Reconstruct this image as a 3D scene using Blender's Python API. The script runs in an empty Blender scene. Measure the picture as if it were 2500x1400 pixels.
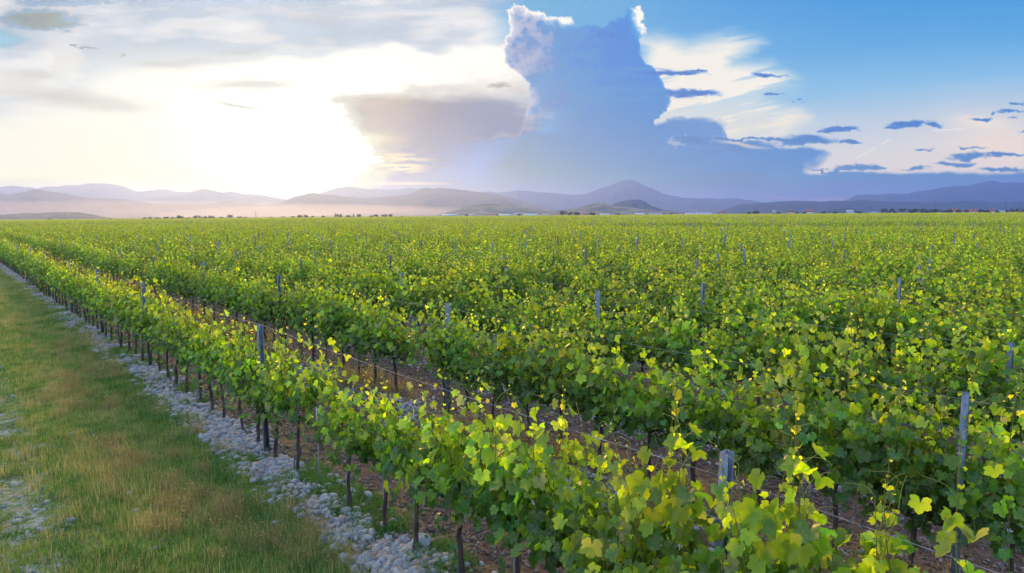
import bpy, math, random
import numpy as np
from mathutils import Matrix, Vector, Euler

SC = bpy.context.scene
COL = SC.collection
R = math.radians

# ---------------------------------------------------------------- camera
F = 1667.0                      # focal length in photo pixels (photo 2500 wide)
CAM_H = 3.4
YAW, PITCH, ROLL = 39.9, 6.04, -0.43
cam_d = bpy.data.cameras.new("camera"); cam = bpy.data.objects.new("camera", cam_d); COL.objects.link(cam)
cam_d.sensor_width = 36.0; cam_d.lens = F / 2500 * 36.0
cam_d.clip_start = 0.1; cam_d.clip_end = 60000
CM = Matrix.Rotation(R(-YAW), 4, 'Z') @ Matrix.Rotation(R(90 - PITCH), 4, 'X') @ Matrix.Rotation(R(ROLL), 4, 'Z')
CM.translation = Vector((0, 0, CAM_H))
cam.matrix_world = CM
SC.camera = cam
MR = np.array(CM.to_3x3())

def pdir(x, y):
    """direction in the world of a point of the view"""
    d = MR @ np.array([(x - 1250) / F, -(y - 700) / F, -1.0])
    return d / np.linalg.norm(d)
def on_ground(x, y, z=0.0):
    d = pdir(x, y); t = (z - CAM_H) / d[2]
    return d * t + np.array([0, 0, CAM_H])
def at_dist(x, y, D):
    """point of the ray at horizontal distance D"""
    d = pdir(x, y); t = D / math.hypot(d[0], d[1])
    return d * t + np.array([0, 0, CAM_H])

# ---------------------------------------------------------------- colour management
SC.view_settings.view_transform = 'Standard'
SC.view_settings.look = 'None'
SC.view_settings.exposure = 0.0
SC.view_settings.gamma = 1.0
SC.cycles.max_bounces = 7
SC.cycles.transparent_max_bounces = 6
SC.cycles.diffuse_bounces = 4
SC.cycles.transmission_bounces = 5
SC.cycles.volume_bounces = 1
SC.cycles.volume_step_rate = 4
SC.cycles.sample_clamp_indirect = 6

# ---------------------------------------------------------------- noise helpers
def _hash(ix, iy, seed):
    h = (ix.astype(np.int64) * 374761393 + iy.astype(np.int64) * 668265263 + seed * 974634777) & 0xffffffff
    h = ((h ^ (h >> 13)) * 1274126177) & 0xffffffff
    h = (h ^ (h >> 16)) & 0xffffffff
    return (h / 4294967295.0).astype(np.float32)
def vnoise(x, y, seed=0):
    ix = np.floor(x); iy = np.floor(y); fx = (x - ix).astype(np.float32); fy = (y - iy).astype(np.float32)
    fx = fx * fx * fx * (fx * (fx * 6 - 15) + 10); fy = fy * fy * fy * (fy * (fy * 6 - 15) + 10)
    ix = ix.astype(np.int64); iy = iy.astype(np.int64)
    a = _hash(ix, iy, seed); b = _hash(ix + 1, iy, seed); c = _hash(ix, iy + 1, seed); d = _hash(ix + 1, iy + 1, seed)
    return (a + (b - a) * fx) * (1 - fy) + (c + (d - c) * fx) * fy
def fbm(x, y, seed=0, octv=5, gain=0.5):
    s = 0; amp = 1; tot = 0; ca, sa = 0.8, 0.6
    for o in range(octv):
        s = s + amp * vnoise(x, y, seed + o * 17); tot += amp; amp *= gain
        x, y = (x * ca - y * sa) * 2.03 + 11.3, (x * sa + y * ca) * 2.03 + 5.7
    return s / tot
def sst(a, b, x):
    t = np.clip((x - a) / (b - a), 0, 1); return t * t * (3 - 2 * t)

# ---------------------------------------------------------------- world: sky with clouds, laid out by direction
AZ0, AZ1, EL0, EL1 = -46.0, 46.0, -2.0, 26.0
IW, IH = 2400, 720
HZ, HZ_TOP = 1.5e-4, 462.0                    # density and top of the haze box
SUN_AZ, SUN_EL = -20.0, 18.0                  # relative to the viewing heading, degrees
AIR = [[0.1271, 0.2743, -0.1528, -0.038, -0.3882, 0.1567, -0.0125, 0.0658, -0.1252, 0.0472, 0.1443, 0.1846, 0.5105, -0.0116], [0.2368, 0.3017, -0.1494, -0.0468, -0.3858, 0.2724, -0.0029, 0.05, -0.102, 0.0506, 0.222, -0.0752, 0.4192, -0.0198], [0.6319, 0.4478, -0.125, -0.055, -0.162, 0.1706, 0.0515, 0.0086, -0.0171, 0.0678, 0.0244, -0.0639, 0.2722, -0.0285]]   # light the haze adds, per colour: polynomial in azimuth and elevation
def air_terms(a, e):
    ca = np.cos(R(1) * (a - SUN_AZ)) * np.cos(R(1) * e) * math.cos(R(SUN_EL)) + np.sin(R(1) * e) * math.sin(R(SUN_EL))
    hg = [(1.5184 - 1.44 * ca) ** -1.5 * .1, np.exp(-((a + 18) / 16) ** 2 - ((e - 6) / 8) ** 2)]
    a = a / 45; e = e / 15; return [a ** i * e ** j for i in range(4) for j in range(3)] + hg
def make_sky():
    az = np.radians(np.linspace(AZ0, AZ1, IW)); el = np.radians(np.linspace(EL0, EL1, IH))
    A, E = np.meshgrid(az - R(YAW) * 0, el)
    hd = A + R(YAW)                                   # heading clockwise from +Y
    d = np.stack([np.sin(hd) * np.cos(E), np.cos(hd) * np.cos(E), np.sin(E)], -1)
    l = d @ MR                                        # into the viewing frame
    x = (1250 + F * l[..., 0] / -l[..., 2]).astype(np.float32); y = (700 - F * l[..., 1] / -l[..., 2]).astype(np.float32)
    def C(r, g, b): return np.array([r, g, b], np.float32) / 255
    def mix(a, b, m): return a + (b - a) * m[..., None]
    def seg(poly, X, Y):                              # signed distance, positive inside
        n = len(poly); dmin = np.full(X.shape, 1e9, np.float32); ins = np.zeros(X.shape, bool)
        for i in range(n):
            x0, y0 = poly[i]; x1, y1 = poly[(i + 1) % n]
            ex, ey = x1 - x0, y1 - y0; L = ex * ex + ey * ey + 1e-6
            t = np.clip(((X - x0) * ex + (Y - y0) * ey) / L, 0, 1)
            dmin = np.minimum(dmin, (X - x0 - t * ex) ** 2 + (Y - y0 - t * ey) ** 2)
            c = ((y0 > Y) != (y1 > Y)) & (X < (x1 - x0) * (Y - y0) / (y1 - y0 + 1e-9) + x0)
            ins ^= c
        dmin = np.sqrt(dmin)
        return np.where(ins, dmin, -dmin)
    def warp(sx, sy, amp, ampy, seed, octv=5):
        return x + (fbm(x / sx, y / sy, seed, octv) - .5) * 2 * amp, y + (fbm(x / sx + 40, y / sy + 9, seed + 3, octv) - .5) * 2 * ampy
    # clear blue: deep above, pale and a little pink low down
    col = np.zeros(x.shape + (3,), np.float32)
    ys = np.array([-500, 0, 120, 220, 300, 380, 430, 520, 640.]); cs = np.array([(62, 130, 214), (86, 160, 228), (108, 174, 232), (146, 194, 236), (192, 208, 232), (217, 216, 228), (222, 214, 224), (150, 176, 222), (150, 176, 222)]) / 255.
    yy = y + (x - 1900) * 0.06 + (fbm(x / 500, y / 160, 5) - .5) * 60
    for k in range(3): col[..., k] = np.interp(yy, ys, cs[:, k])
    # brightening towards the glow
    gx, gy = (x - 640) / 1, (y - 330) / 1
    gl = np.sqrt((gx / 1.25) ** 2 + (gy * 1.25) ** 2)
    col = mix(col, C(232, 234, 240), np.clip(1 - gl / 1300, 0, 1) ** 1.6)
    col = mix(col, C(128, 184, 226), sst(1750, 1300, x) * sst(160, 0, y) * .85 * sst(1180, 1330, x))
    # high veil on the left
    wx, wy = warp(330, 90, 80, 26, 21)
    veil = sst(1330, 1180, wx + (fbm(x / 200, y / 120, 8) - .5) * 160)
    n1 = fbm(wx / 420, wy / 75, 31, 6); n2 = fbm(wx / 150, wy / 40, 41, 5)
    vc = mix(np.broadcast_to(C(196, 207, 226), col.shape), C(240, 240, 244), sst(.46, .68, n1 * .7 + n2 * .3))
    vc = mix(vc, C(216, 214, 220), sst(.5, .7, n2) * .4)
    col = mix(col, vc, veil)
    # hole of blue at the far upper left
    h = seg([(-400, 80), (-100, 62), (20, 78), (70, 95), (30, 115), (-60, 118), (-400, 125)], *warp(90, 40, 30, 10, 51))
    col = mix(col, C(140, 186, 216), sst(-12, 14, h) * .85)
    # white glow round the hidden sun, its upper border ragged
    ub = np.interp(x, [-400, 0, 150, 350, 560, 640, 800, 960, 1060, 1240, 1300, 1500], [150, 140, 170, 175, 150, 112, 108, 84, 112, 108, 100, 60])
    ub = ub + (fbm(x / 130, y / 60, 61, 6) - .5) * 60
    soft = np.interp(x, [0, 500, 900, 1250], [150, 100, 40, 16])
    body = sst(-10, 1, (y - ub) / soft) * 0 + sst(0, 1, (y - ub) / soft)
    gm = body * sst(1380, 1250, x) * np.interp(x, [-500, 0, 400, 560], [.3, .5, .8, 1])
    lowl = sst(.42, .64, fbm(wx / 260, wy / 45, 71, 6)) * sst(620, 100, x) * sst(330, 150, y)
    gm = gm * (1 - .75 * lowl)
    col = mix(col, C(254, 253, 253), gm)
    core = np.exp(-((x - 660) / 560) ** 4 - ((y - 350) / 215) ** 4)
    col = mix(col, C(255, 254, 251), np.clip(core * 1.5, 0, 1))
    lowwarm = sst(380, 520, y) * sst(1150, 800, x)
    col = mix(col, C(253, 243, 220), lowwarm * .85 * (1 - core * .4))
    # bright patch inside the veil
    for (cx, cy, rx, ry, a) in [(590, 68, 70, 26, .9), (905, 45, 60, 30, .5), (30, 210, 140, 22, .5), (180, 95, 130, 24, .4)]:
        q = ((wx - cx) / rx) ** 2 + ((wy - cy) / ry) ** 2
        col = mix(col, C(246, 246, 249), np.exp(-q) * a)
    # faint beige streaks on the glow
    for (cx, cy, rx, ry, sl, a) in [(620, 216, 150, 14, .05, .34), (575, 262, 95, 8, .14, .36), (150, 232, 190, 26, .12, .55), (430, 150, 90, 10, .08, .4), (575, 133, 60, 10, -.1, .4), (40, 172, 80, 14, 0, .5)]:
        q = ((wx - cx) / rx) ** 2 + ((wy - cy - (wx - cx) * sl) / ry) ** 2
        col = mix(col, C(212, 206, 204), np.exp(-q * 1.2) * a)
    # wide bright cirrus anvil right of the tower
    an = [(1540, 90), (1600, 92), (1650, 108), (1720, 96), (1790, 80), (1868, 100), (1838, 128), (1800, 150), (1890, 160), (1955, 205), (1880, 235), (1960, 290), (1900, 330), (1790, 345), (1580, 330), (1560, 200)]
    s = seg(an, *warp(150, 45, 48, 18, 81, 6))
    st = fbm(wx / 190 + y * .004, (y + x * .22) / 19, 91, 5)
    am = sst(-26, 40, s) * np.clip(.45 + 1.15 * sst(.36, .62, st), 0, 1)
    col = mix(col, C(247, 242, 238), np.clip(am, 0, 1))
    col = mix(col, C(240, 226, 214), np.clip(am, 0, 1) * sst(220, 320, y) * .5)
    pw = np.exp(-((x - 2440) / 120) ** 2 - ((wy - 345) / 45) ** 2); col = mix(col, C(240, 222, 218), pw * .8)
    pw = np.exp(-((x - 2390) / 60) ** 2 - ((wy - 312) / 9) ** 2); col = mix(col, C(244, 232, 226), pw * .8)
    # contrails
    for (x0, y0, x1, y1, w) in [(2093, 386, 2138, 362, 1.1), (2150, 354, 2172, 343, 1.3), (2280, 320, 2350, 315, 1.3)]:
        ex, ey = x1 - x0, y1 - y0; L = ex * ex + ey * ey; t = np.clip(((x - x0) * ex + (y - y0) * ey) / L, 0, 1)
        dd = np.sqrt((x - x0 - t * ex) ** 2 + (y - y0 - t * ey) ** 2)
        col = mix(col, C(246, 240, 240), np.exp(-(dd / w) ** 2) * .75)
    # soft beige cloud left of the tower
    s = seg([(835, 247), (930, 222), (1030, 212), (1130, 204), (1290, 200), (1330, 300), (1330, 470), (1600, 560), (870, 560), (880, 470), (882, 438), (935, 415), (960, 392), (905, 370), (885, 345), (862, 300)], *warp(150, 50, 30, 14, 101, 6))
    m = sst(-34, 46, s + (fbm(x / 60, y / 24, 102, 5) - .5) * 60) * (.5 + .5 * sst(205, 262, y + (fbm(x / 160, y / 60, 103) - .5) * 40))
    gc = mix(np.broadcast_to(C(206, 192, 186), col.shape), C(172, 176, 205), sst(860, 1240, x + (y - 300) * .5))
    gc = mix(gc, C(228, 212, 200), sst(255, 205, y) * .8)
    gc = mix(gc, C(160, 172, 210), sst(330, 460, y) * sst(950, 1250, x))
    gc = mix(gc, C(186, 184, 200), (fbm(wx / 160, wy / 50, 109) - .35) * .8)
    col = mix(col, gc, m)
    # glowing notch and streaks in it
    q = np.exp(-((x - 925) / 55) ** 2 - ((y - 340) / 14) ** 2); col = mix(col, C(255, 240, 220), np.clip(q * .9, 0, 1))
    q = np.exp(-((x - 965) / 75) ** 2 - ((y - 400) / 26) ** 2) * sst(.40, .6, fbm(x / 70, y / 7, 113, 5)); col = mix(col, C(255, 236, 212), np.clip(q * 1.3, 0, 1))
    q = np.exp(-((x - 1000) / 150) ** 2 - ((y - 449) / 5) ** 2); col = mix(col, C(252, 232, 214), q * .6)
    ef = sst(960, 860, x + (fbm(x / 90, y / 60, 117) - .5) * 90) * sst(250, 330, y)
    col = mix(col, C(255, 252, 244), ef * .9)
    # main tower
    tw = [(1232, 34), (1258, 22), (1290, 18), (1322, 28), (1350, 48), (1372, 42), (1400, 46), (1404, 64), (1450, 68), (1500, 58), (1530, 50), (1534, 26), (1560, 20), (1572, 44), (1584, 74), (1562, 96), (1560, 128), (1576, 158), (1628, 196), (1642, 236), (1636, 268), (1600, 300), (1600, 560), (1180, 560), (1230, 420), (1262, 340), (1284, 290), (1302, 240), (1288, 200), (1258, 178), (1226, 152), (1222, 108), (1248, 84), (1246, 60)]
    bx = (fbm(x / 30, y / 30, 121, 5) - .5) * 34; by = (fbm(x / 30 + 7, y / 30, 125, 5) - .5) * 34
    lump = np.abs(fbm(x / 26, y / 24, 128, 4) - .5) * 2; bx = bx + lump * 14; by = by + lump * 14
    s = seg(tw, x + bx, y + by)
    tm = sst(-2.5, 3.5, s) * 1.0
    lowfade = np.maximum(sst(330, 250, y), sst(1240, 1420, x) * sst(1900, 1600, x + (y - 300) * .3))
    bc = mix(np.broadcast_to(C(20, 126, 226), col.shape), C(140, 164, 216), sst(1430, 1250, x + (fbm(x / 60, y / 50, 131, 5) - .5) * 170))
    bc = mix(bc, C(92, 144, 218), sst(150, 330, y) * .85)
    bc = mix(bc, C(170, 178, 214), sst(1350, 1250, x) * sst(190, 330, y) * .7)
    bil = .55 * fbm(x / 60, y / 45, 137, 6) + .45 * (1 - 2.2 * np.abs(fbm(x / 38, y / 30, 139, 5) - .5)); bc = mix(bc, C(168, 180, 218), sst(.52, .74, bil) * sst(1560, 1290, x) * .85)
    bc = mix(bc, C(20, 116, 214), sst(.5, .3, bil) * .30 * sst(1300, 1500, x) * sst(260, 100, y))
    rdg = 1 - 2.4 * np.abs(fbm(x / 46, y / 40, 145, 5) - .5); inner = sst(.50, .95, rdg) * sst(1470, 1300, x + y * .3) * sst(330, 190, y); bc = mix(bc, C(196, 200, 226), inner * .8); bc = mix(bc, C(26, 92, 196), sst(.35, .05, rdg) * .35 * sst(330, 150, y))
    rim = np.exp(-np.clip(s, 0, 99) / (7 + 7 * sst(120, 60, y) * fbm(x / 30, y / 30, 148, 3))) * np.maximum(sst(1330, 1235, x) * sst(230, 120, y), np.maximum(sst(80, 40, y) * sst(1440, 1330, x), sst(1525, 1560, x) * sst(130, 40, y)))
    rim = np.clip(rim * (1.0 + 1.1 * fbm(x / 18, y / 18, 141, 4)), 0, 1)
    q = np.exp(-((x - 1382) / 26) ** 2 - ((y - 52) / 13) ** 2) + np.exp(-((x - 1562) / 17) ** 2 - ((y - 44) / 28) ** 2); rim = np.clip(rim + q * (.35 + fbm(x / 14, y / 14, 143, 4) * .9), 0, 1)
    rs = np.exp(-np.clip(s, 0, 99) / 5) * sst(1560, 1600, x) * sst(320, 190, y) * .35; rim = np.maximum(rim, rs)
    ls = np.exp(-np.clip(s, 0, 99) / 26) * sst(180, 230, y) * sst(330, 280, y) * sst(1340, 1290, x) * .55; rim = np.maximum(rim, ls)
    bc = mix(bc, C(254, 250, 246), rim)
    col = mix(col, bc, tm * lowfade)
    # lenticular rings across the tower
    for (cx, cy, rx, ry) in [(1520, 230, 165, 17), (1570, 176, 75, 10)]:
        wx3, wy3 = warp(60, 16, 14, 4, 151)
        q = np.sqrt(((wx3 - cx) / rx) ** 2 + ((wy3 - cy) / ry) ** 2)
        col = mix(col, C(158, 178, 220), np.exp(-((q - .8) / .3) ** 2) * np.clip(1.5 * fbm(x / 40, y / 5, 153, 5) - .35, 0, .8))
    # low blue bank over the horizon
    T = np.interp(x, [900, 1050, 1110, 1200, 1290, 1400, 1600, 1640, 1700, 1745, 1768, 1778, 1800, 1850, 1900, 1960, 2010, 2030, 2060, 2200, 2500, 2700], [470, 400, 352, 336, 322, 330, 306, 292, 286, 292, 316, 342, 348, 346, 356, 352, 362, 372, 424, 428, 416, 410])
    T = T + (fbm(x / 60, y / 40, 161, 6) - .5) * 26
    xr = sst(2045, 1985, x + (y - 380) * 1.2 + (fbm(x / 40, y / 22, 165, 6) - .5) * 60) ; T2 = np.where(x > 1960, 422 + (fbm(x / 50, y / 30, 169, 5) - .5) * 16, T)
    m = np.maximum(sst(-3, 9, y - T2), sst(-3, 9, y - T) * xr) * sst(1050, 1330, x)
    lc = mix(np.broadcast_to(C(108, 152, 218), col.shape), C(78, 136, 214), sst(340, 470, y))
    lc = mix(lc, C(146, 172, 220), sst(.45, .65, fbm(x / 200, y / 50, 171, 5)) * .5)
    lc = mix(lc, C(160, 172, 210), sst(1400, 1100, x))
    lc = mix(lc, C(98, 140, 208), sst(.52, .62, fbm(x / 120, y / 24, 175, 5)) * sst(1640, 1800, x) * .6)
    col = mix(col, lc, m)
    eg = np.exp(-((y - T - 3) / 5) ** 2) * sst(1600, 1650, x) * sst(1990, 1900, x); col = mix(col, C(236, 224, 226), eg * .3 * sst(.4, .6, fbm(x / 40, y / 20, 177)))
    q = 1 - np.sqrt(((x + bx - 1690) / 88) ** 2 + ((y + by - 322) / 36) ** 2); col = mix(col, C(136, 168, 220), sst(-.05, .25, q) * .7)
    col = mix(col, C(196, 204, 226), np.exp(-((q - .03) / .07) ** 2) * sst(300, 330, y) * 0 + np.exp(-((q - .03) / .06) ** 2) * sst(1650, 1760, x) * .4)
    q = 1 - np.sqrt(((x + bx - 1655) / 26) ** 2 + ((y + by - 347) / 13) ** 2); col = mix(col, C(196, 204, 228), sst(-.1, .5, q) * .8)
    q = 1 - np.sqrt(((wx - 1720) / 150) ** 2 + ((wy - 372) / 20) ** 2); col = mix(col, C(150, 172, 220), sst(-.3, .8, q) * .6)
    ly = np.interp(x, [1100, 1130, 1190, 1230, 1262, 1275, 1284], [352, 344, 346, 332, 338, 318, 292]) + (fbm(x / 22, y / 22, 178, 4) - .5) * 16
    col = mix(col, C(200, 200, 220), np.exp(-((y - ly) / 7) ** 2) * sst(1090, 1150, x) * sst(1292, 1276, x) * .55)
    q = np.exp(-((wx - 1850) / 60) ** 2 - ((wy - 352) / 5) ** 2); col = mix(col, C(238, 218, 218), q * .8)
    # pink gap over the far hills
    wx2, wy2 = warp(60, 14, 20, 4, 181)
    q = seg([(1820, 482), (1880, 473), (1960, 482), (2040, 476), (2090, 484), (2080, 500), (1960, 494), (1850, 488)], wx2, wy2)
    col = mix(col, C(204, 176, 216), sst(-4, 7, q) * .85)
    # small dark blue clouds
    sm = [(1640, 181, 88, 11), (1700, 172, 34, 6), (1690, 229, 66, 12), (1886, 228, 34, 4), (1950, 245, 16, 3), (1872, 186, 40, 5), (2056, 316, 44, 8), (2035, 322, 34, 4), (2222, 304, 56, 11), (2185, 312, 32, 5), (2290, 308, 30, 6),
          (1975, 344, 84, 17), (2075, 350, 22, 8), (2398, 290, 32, 6), (2090, 411, 58, 11), (2140, 413, 22, 7), (2030, 418, 60, 4), (2365, 386, 48, 13), (2330, 404, 55, 10), (2240, 412, 26, 5), (2450, 380, 70, 6), (2488, 258, 26, 5), (2480, 274, 34, 4), (2472, 285, 16, 4),
          (2432, 278, 8, 4), (2490, 321, 16, 5), (2366, 364, 28, 3), (2255, 366, 26, 3), (1900, 340, 110, 5), (1800, 341, 90, 5), (1690, 344, 44, 8), (2450, 416, 60, 6), (2230, 415, 40, 3)]
    wx3, wy3 = warp(46, 17, 30, 9, 191, 6)
    wx3 = wx3 + (fbm(x / 14, y / 7, 195, 4) - .5) * 22; wy3 = wy3 + (fbm(x / 14 + 5, y / 7, 198, 4) - .5) * 10
    dm = np.zeros(x.shape, np.float32)
    for (cx, cy, rx, ry) in sm:
        q = 1 - np.sqrt(((wx3 - cx) / rx) ** 2 + (np.where(wy3 > cy, (wy3 - cy) * 1.5, wy3 - cy) / ry) ** 2)
        dm = np.maximum(dm, sst(-.18, .55, q) * (1 if rx > 20 else .7))
    dc = mix(np.broadcast_to(C(40, 110, 212), col.shape), C(72, 130, 208), sst(240, 400, y))
    col = mix(col, dc, dm * .9)
    # dark scraps at the upper left
    for (cx, cy, rx, ry, cc, a) in [(90, 46, 100, 24, C(84, 122, 164), .95), (150, 62, 60, 12, C(120, 148, 186), .8), (130, 6, 90, 10, C(120, 150, 190), .7), (258, 8, 20, 5, C(130, 150, 184), .7), (210, 8, 26, 5, C(140, 160, 190), .6), (172, 112, 10, 6, C(150, 146, 150), .8), (200, 120, 34, 3, C(170, 166, 168), .7), (292, 132, 14, 4, C(180, 178, 176), .7), (1222, 208, 24, 9, C(188, 176, 176), .7)]:
        q = 1 - np.sqrt(((wx3 - cx) / rx) ** 2 + ((wy3 - cy) / ry) ** 2)
        col = mix(col, cc, sst(-.35, .75, q) * a)
    col = np.clip(col, 0, 1)
    lin = np.where(col <= .04045, col / 12.92, ((col + .055) / 1.055) ** 2.4)
    # real brightness of the glow: brighter than white
    hot = np.exp(-((x - 740) / 250) ** 2 - ((y - 350) / 130) ** 2)
    wmask = np.clip((col.min(-1) - .93) / .07, 0, 1)
    lin = lin * (1 + (wmask * (.08 + 3.4 * hot))[..., None] * np.array([1, .74, .38]))
    if AIR is not None:                        # the clouds are seen through that air: take its part off
        Ed = np.degrees(E); Ad = np.degrees(A); Tr = np.exp(-HZ * np.minimum((HZ_TOP - CAM_H) / np.sin(np.maximum(E, .001)), 17500))
        tm_ = air_terms(Ad, np.clip(Ed, 0, 19))
        air = np.stack([sum(k * q for k, q in zip(AIR[c], tm_)) for c in range(3)], -1)
        add = np.maximum(air, 0) * (1 - Tr)[..., None]; Tr3 = np.maximum(Tr, .25)[..., None]
        rmin = add + Tr3 * lin * .12
        up_ = np.clip((rmin / np.maximum(lin, 1e-4)).max(-1), 1, 1.45); lin = lin * (1 + (up_ - 1) * sst(.22, .4, lin[..., 0]))[..., None]
        lin[..., 1] += .75 * np.maximum(0, rmin[..., 0] - lin[..., 0])
        lin = np.maximum((lin - add) / Tr3, lin * .12)
    out = np.ones((IH, IW, 4), np.float32); out[..., :3] = lin
    img = bpy.data.images.new("clouded_sky", IW, IH, float_buffer=True)
    img.colorspace_settings.name = 'Linear Rec.709'
    img.pixels.foreach_set(out.ravel()); img.update()
    return img

SUN_HEAD = YAW + SUN_AZ
FILL = 2.15
W = bpy.data.worlds.new("World"); SC.world = W; W.use_nodes = True
nt = W.node_tree; nt.nodes.clear()
class NB:
    def __init__(s, nt): s.nt = nt
    def n(s, t, **k):
        nd = s.nt.nodes.new(t)
        for a, v in k.items(): setattr(nd, a, v)
        return nd
    def put(s, sock, v):
        if hasattr(v, 'is_output') or isinstance(v, bpy.types.NodeSocket): s.nt.links.new(v, sock)
        else: sock.default_value = v
    def m(s, op, a, b=None, c=None, clamp=False):
        nd = s.n('ShaderNodeMath', operation=op, use_clamp=clamp); s.put(nd.inputs[0], a)
        if b is not None: s.put(nd.inputs[1], b)
        if c is not None: s.put(nd.inputs[2], c)
        return nd.outputs[0]
    def mix(s, f, a, b):
        nd = s.n('ShaderNodeMix', data_type='RGBA', clamp_factor=True); s.put(nd.inputs[0], f)
        for i, v in ((6, a), (7, b)):
            s.put(nd.inputs[i], v if isinstance(v, bpy.types.NodeSocket) else (v[0], v[1], v[2], 1))
        return nd.outputs[2]
    def mixf(s, f, a, b):
        nd = s.n('ShaderNodeMix', data_type='FLOAT', clamp_factor=True); s.put(nd.inputs[0], f); s.put(nd.inputs[2], a); s.put(nd.inputs[3], b); return nd.outputs[0]
    def ramp(s, v, lo, hi, a=0.0, b=1.0):
        nd = s.n('ShaderNodeMapRange', interpolation_type='SMOOTHSTEP'); s.put(nd.inputs[0], v)
        s.put(nd.inputs[1], lo); s.put(nd.inputs[2], hi); s.put(nd.inputs[3], a); s.put(nd.inputs[4], b); return nd.outputs[0]
    def noise(s, vec, scale, detail=3, rough=.5, w=None):
        nd = s.n('ShaderNodeTexNoise'); nd.inputs['Scale'].default_value = scale; nd.inputs['Detail'].default_value = detail; nd.inputs['Roughness'].default_value = rough
        if vec is not None: s.nt.links.new(vec, nd.inputs['Vector'])
        return nd.outputs['Fac']
    def vor(s, vec, scale, feature='F1', out='Distance'):
        nd = s.n('ShaderNodeTexVoronoi', feature=feature); nd.inputs['Scale'].default_value = scale
        if vec is not None: s.nt.links.new(vec, nd.inputs['Vector'])
        return nd.outputs[out]
    def scaled(s, vec, sx, sy, sz):
        nd = s.n('ShaderNodeVectorMath', operation='MULTIPLY'); s.nt.links.new(vec, nd.inputs[0]); nd.inputs[1].default_value = (sx, sy, sz); return nd.outputs[0]
b = NB(nt)
tc = b.n('ShaderNodeTexCoord'); sep = b.n('ShaderNodeSeparateXYZ'); nt.links.new(tc.outputs['Generated'], sep.inputs[0])
X_, Y_, Z_ = sep.outputs
hx = b.m('SUBTRACT', b.m('MULTIPLY', X_, math.cos(R(YAW))), b.m('MULTIPLY', Y_, math.sin(R(YAW))))
hy = b.m('ADD', b.m('MULTIPLY', X_, math.sin(R(YAW))), b.m('MULTIPLY', Y_, math.cos(R(YAW))))
azd = b.m('MULTIPLY', b.m('ARCTAN2', hx, hy), 180 / math.pi)
eld = b.m('MULTIPLY', b.m('ARCSINE', Z_), 180 / math.pi)
uu = b.m('DIVIDE', b.m('SUBTRACT', azd, AZ0), AZ1 - AZ0); vv = b.m('DIVIDE', b.m('SUBTRACT', eld, EL0), EL1 - EL0)
cmb = b.n('ShaderNodeCombineXYZ'); b.put(cmb.inputs[0], uu); b.put(cmb.inputs[1], vv)
it = b.n('ShaderNodeTexImage', extension='EXTEND', interpolation='Cubic'); it.image = make_sky(); nt.links.new(cmb.outputs[0], it.inputs[0])
side = b.ramp(b.m('ABSOLUTE', azd), 46, 80); up = b.ramp(eld, 22, 42)
away = b.m('MAXIMUM', side, up)
cl = b.noise(b.scaled(tc.outputs['Generated'], 1, 1, 2.5), 2.6, 5, .55)
rest = b.mix(b.ramp(cl, .40, .62), (.22 * FILL, .46 * FILL, .95 * FILL), (.92 * FILL, 1.0 * FILL, 1.08 * FILL))
skyc = b.mix(away, it.outputs['Color'], rest)
bg = b.n('ShaderNodeBackground'); nt.links.new(skyc, bg.inputs['Color']); bg.inputs['Strength'].default_value = 1.0
ns = b.n('ShaderNodeTexSky', sky_type='NISHITA'); ns.sun_disc = False; ns.sun_elevation = R(SUN_EL); ns.sun_rotation = R(SUN_HEAD)
b2 = b.n('ShaderNodeBackground'); nt.links.new(ns.outputs[0], b2.inputs['Color']); b2.inputs['Strength'].default_value = 0.05
mxs = b.n('ShaderNodeMixShader'); b.put(mxs.inputs[0], b.m('MULTIPLY', b.m('SUBTRACT', 1.0, b.m('MULTIPLY', away, .7)), 0.97)); 
nt.links.new(b2.outputs[0], mxs.inputs[1]); nt.links.new(bg.outputs[0], mxs.inputs[2])
mx2 = b.n('ShaderNodeAddShader'); b3 = b.n('ShaderNodeBackground'); nt.links.new(rest, b3.inputs['Color']); b.put(b3.inputs['Strength'], b.m('MULTIPLY', away, .7))
nt.links.new(mxs.outputs[0], mx2.inputs[0]); nt.links.new(b3.outputs[0], mx2.inputs[1])
ow = b.n('ShaderNodeOutputWorld'); nt.links.new(mx2.outputs[0], ow.inputs[0])
W.cycles.sampling_method = 'MANUAL'; W.cycles.sample_map_resolution = 1024

# ---------------------------------------------------------------- sun (veiled by thin cloud)
sd = bpy.data.lights.new("sun", 'SUN'); sd.energy = 4.6; sd.angle = R(7); sd.color = (1.0, .55, .17)
so = bpy.data.objects.new("sun", sd); COL.objects.link(so)
sdir = Vector((math.sin(R(SUN_HEAD)) * math.cos(R(SUN_EL)), math.cos(R(SUN_HEAD)) * math.cos(R(SUN_EL)), math.sin(R(SUN_EL))))
so.rotation_euler = sdir.to_track_quat('Z', 'Y').to_euler()

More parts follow.
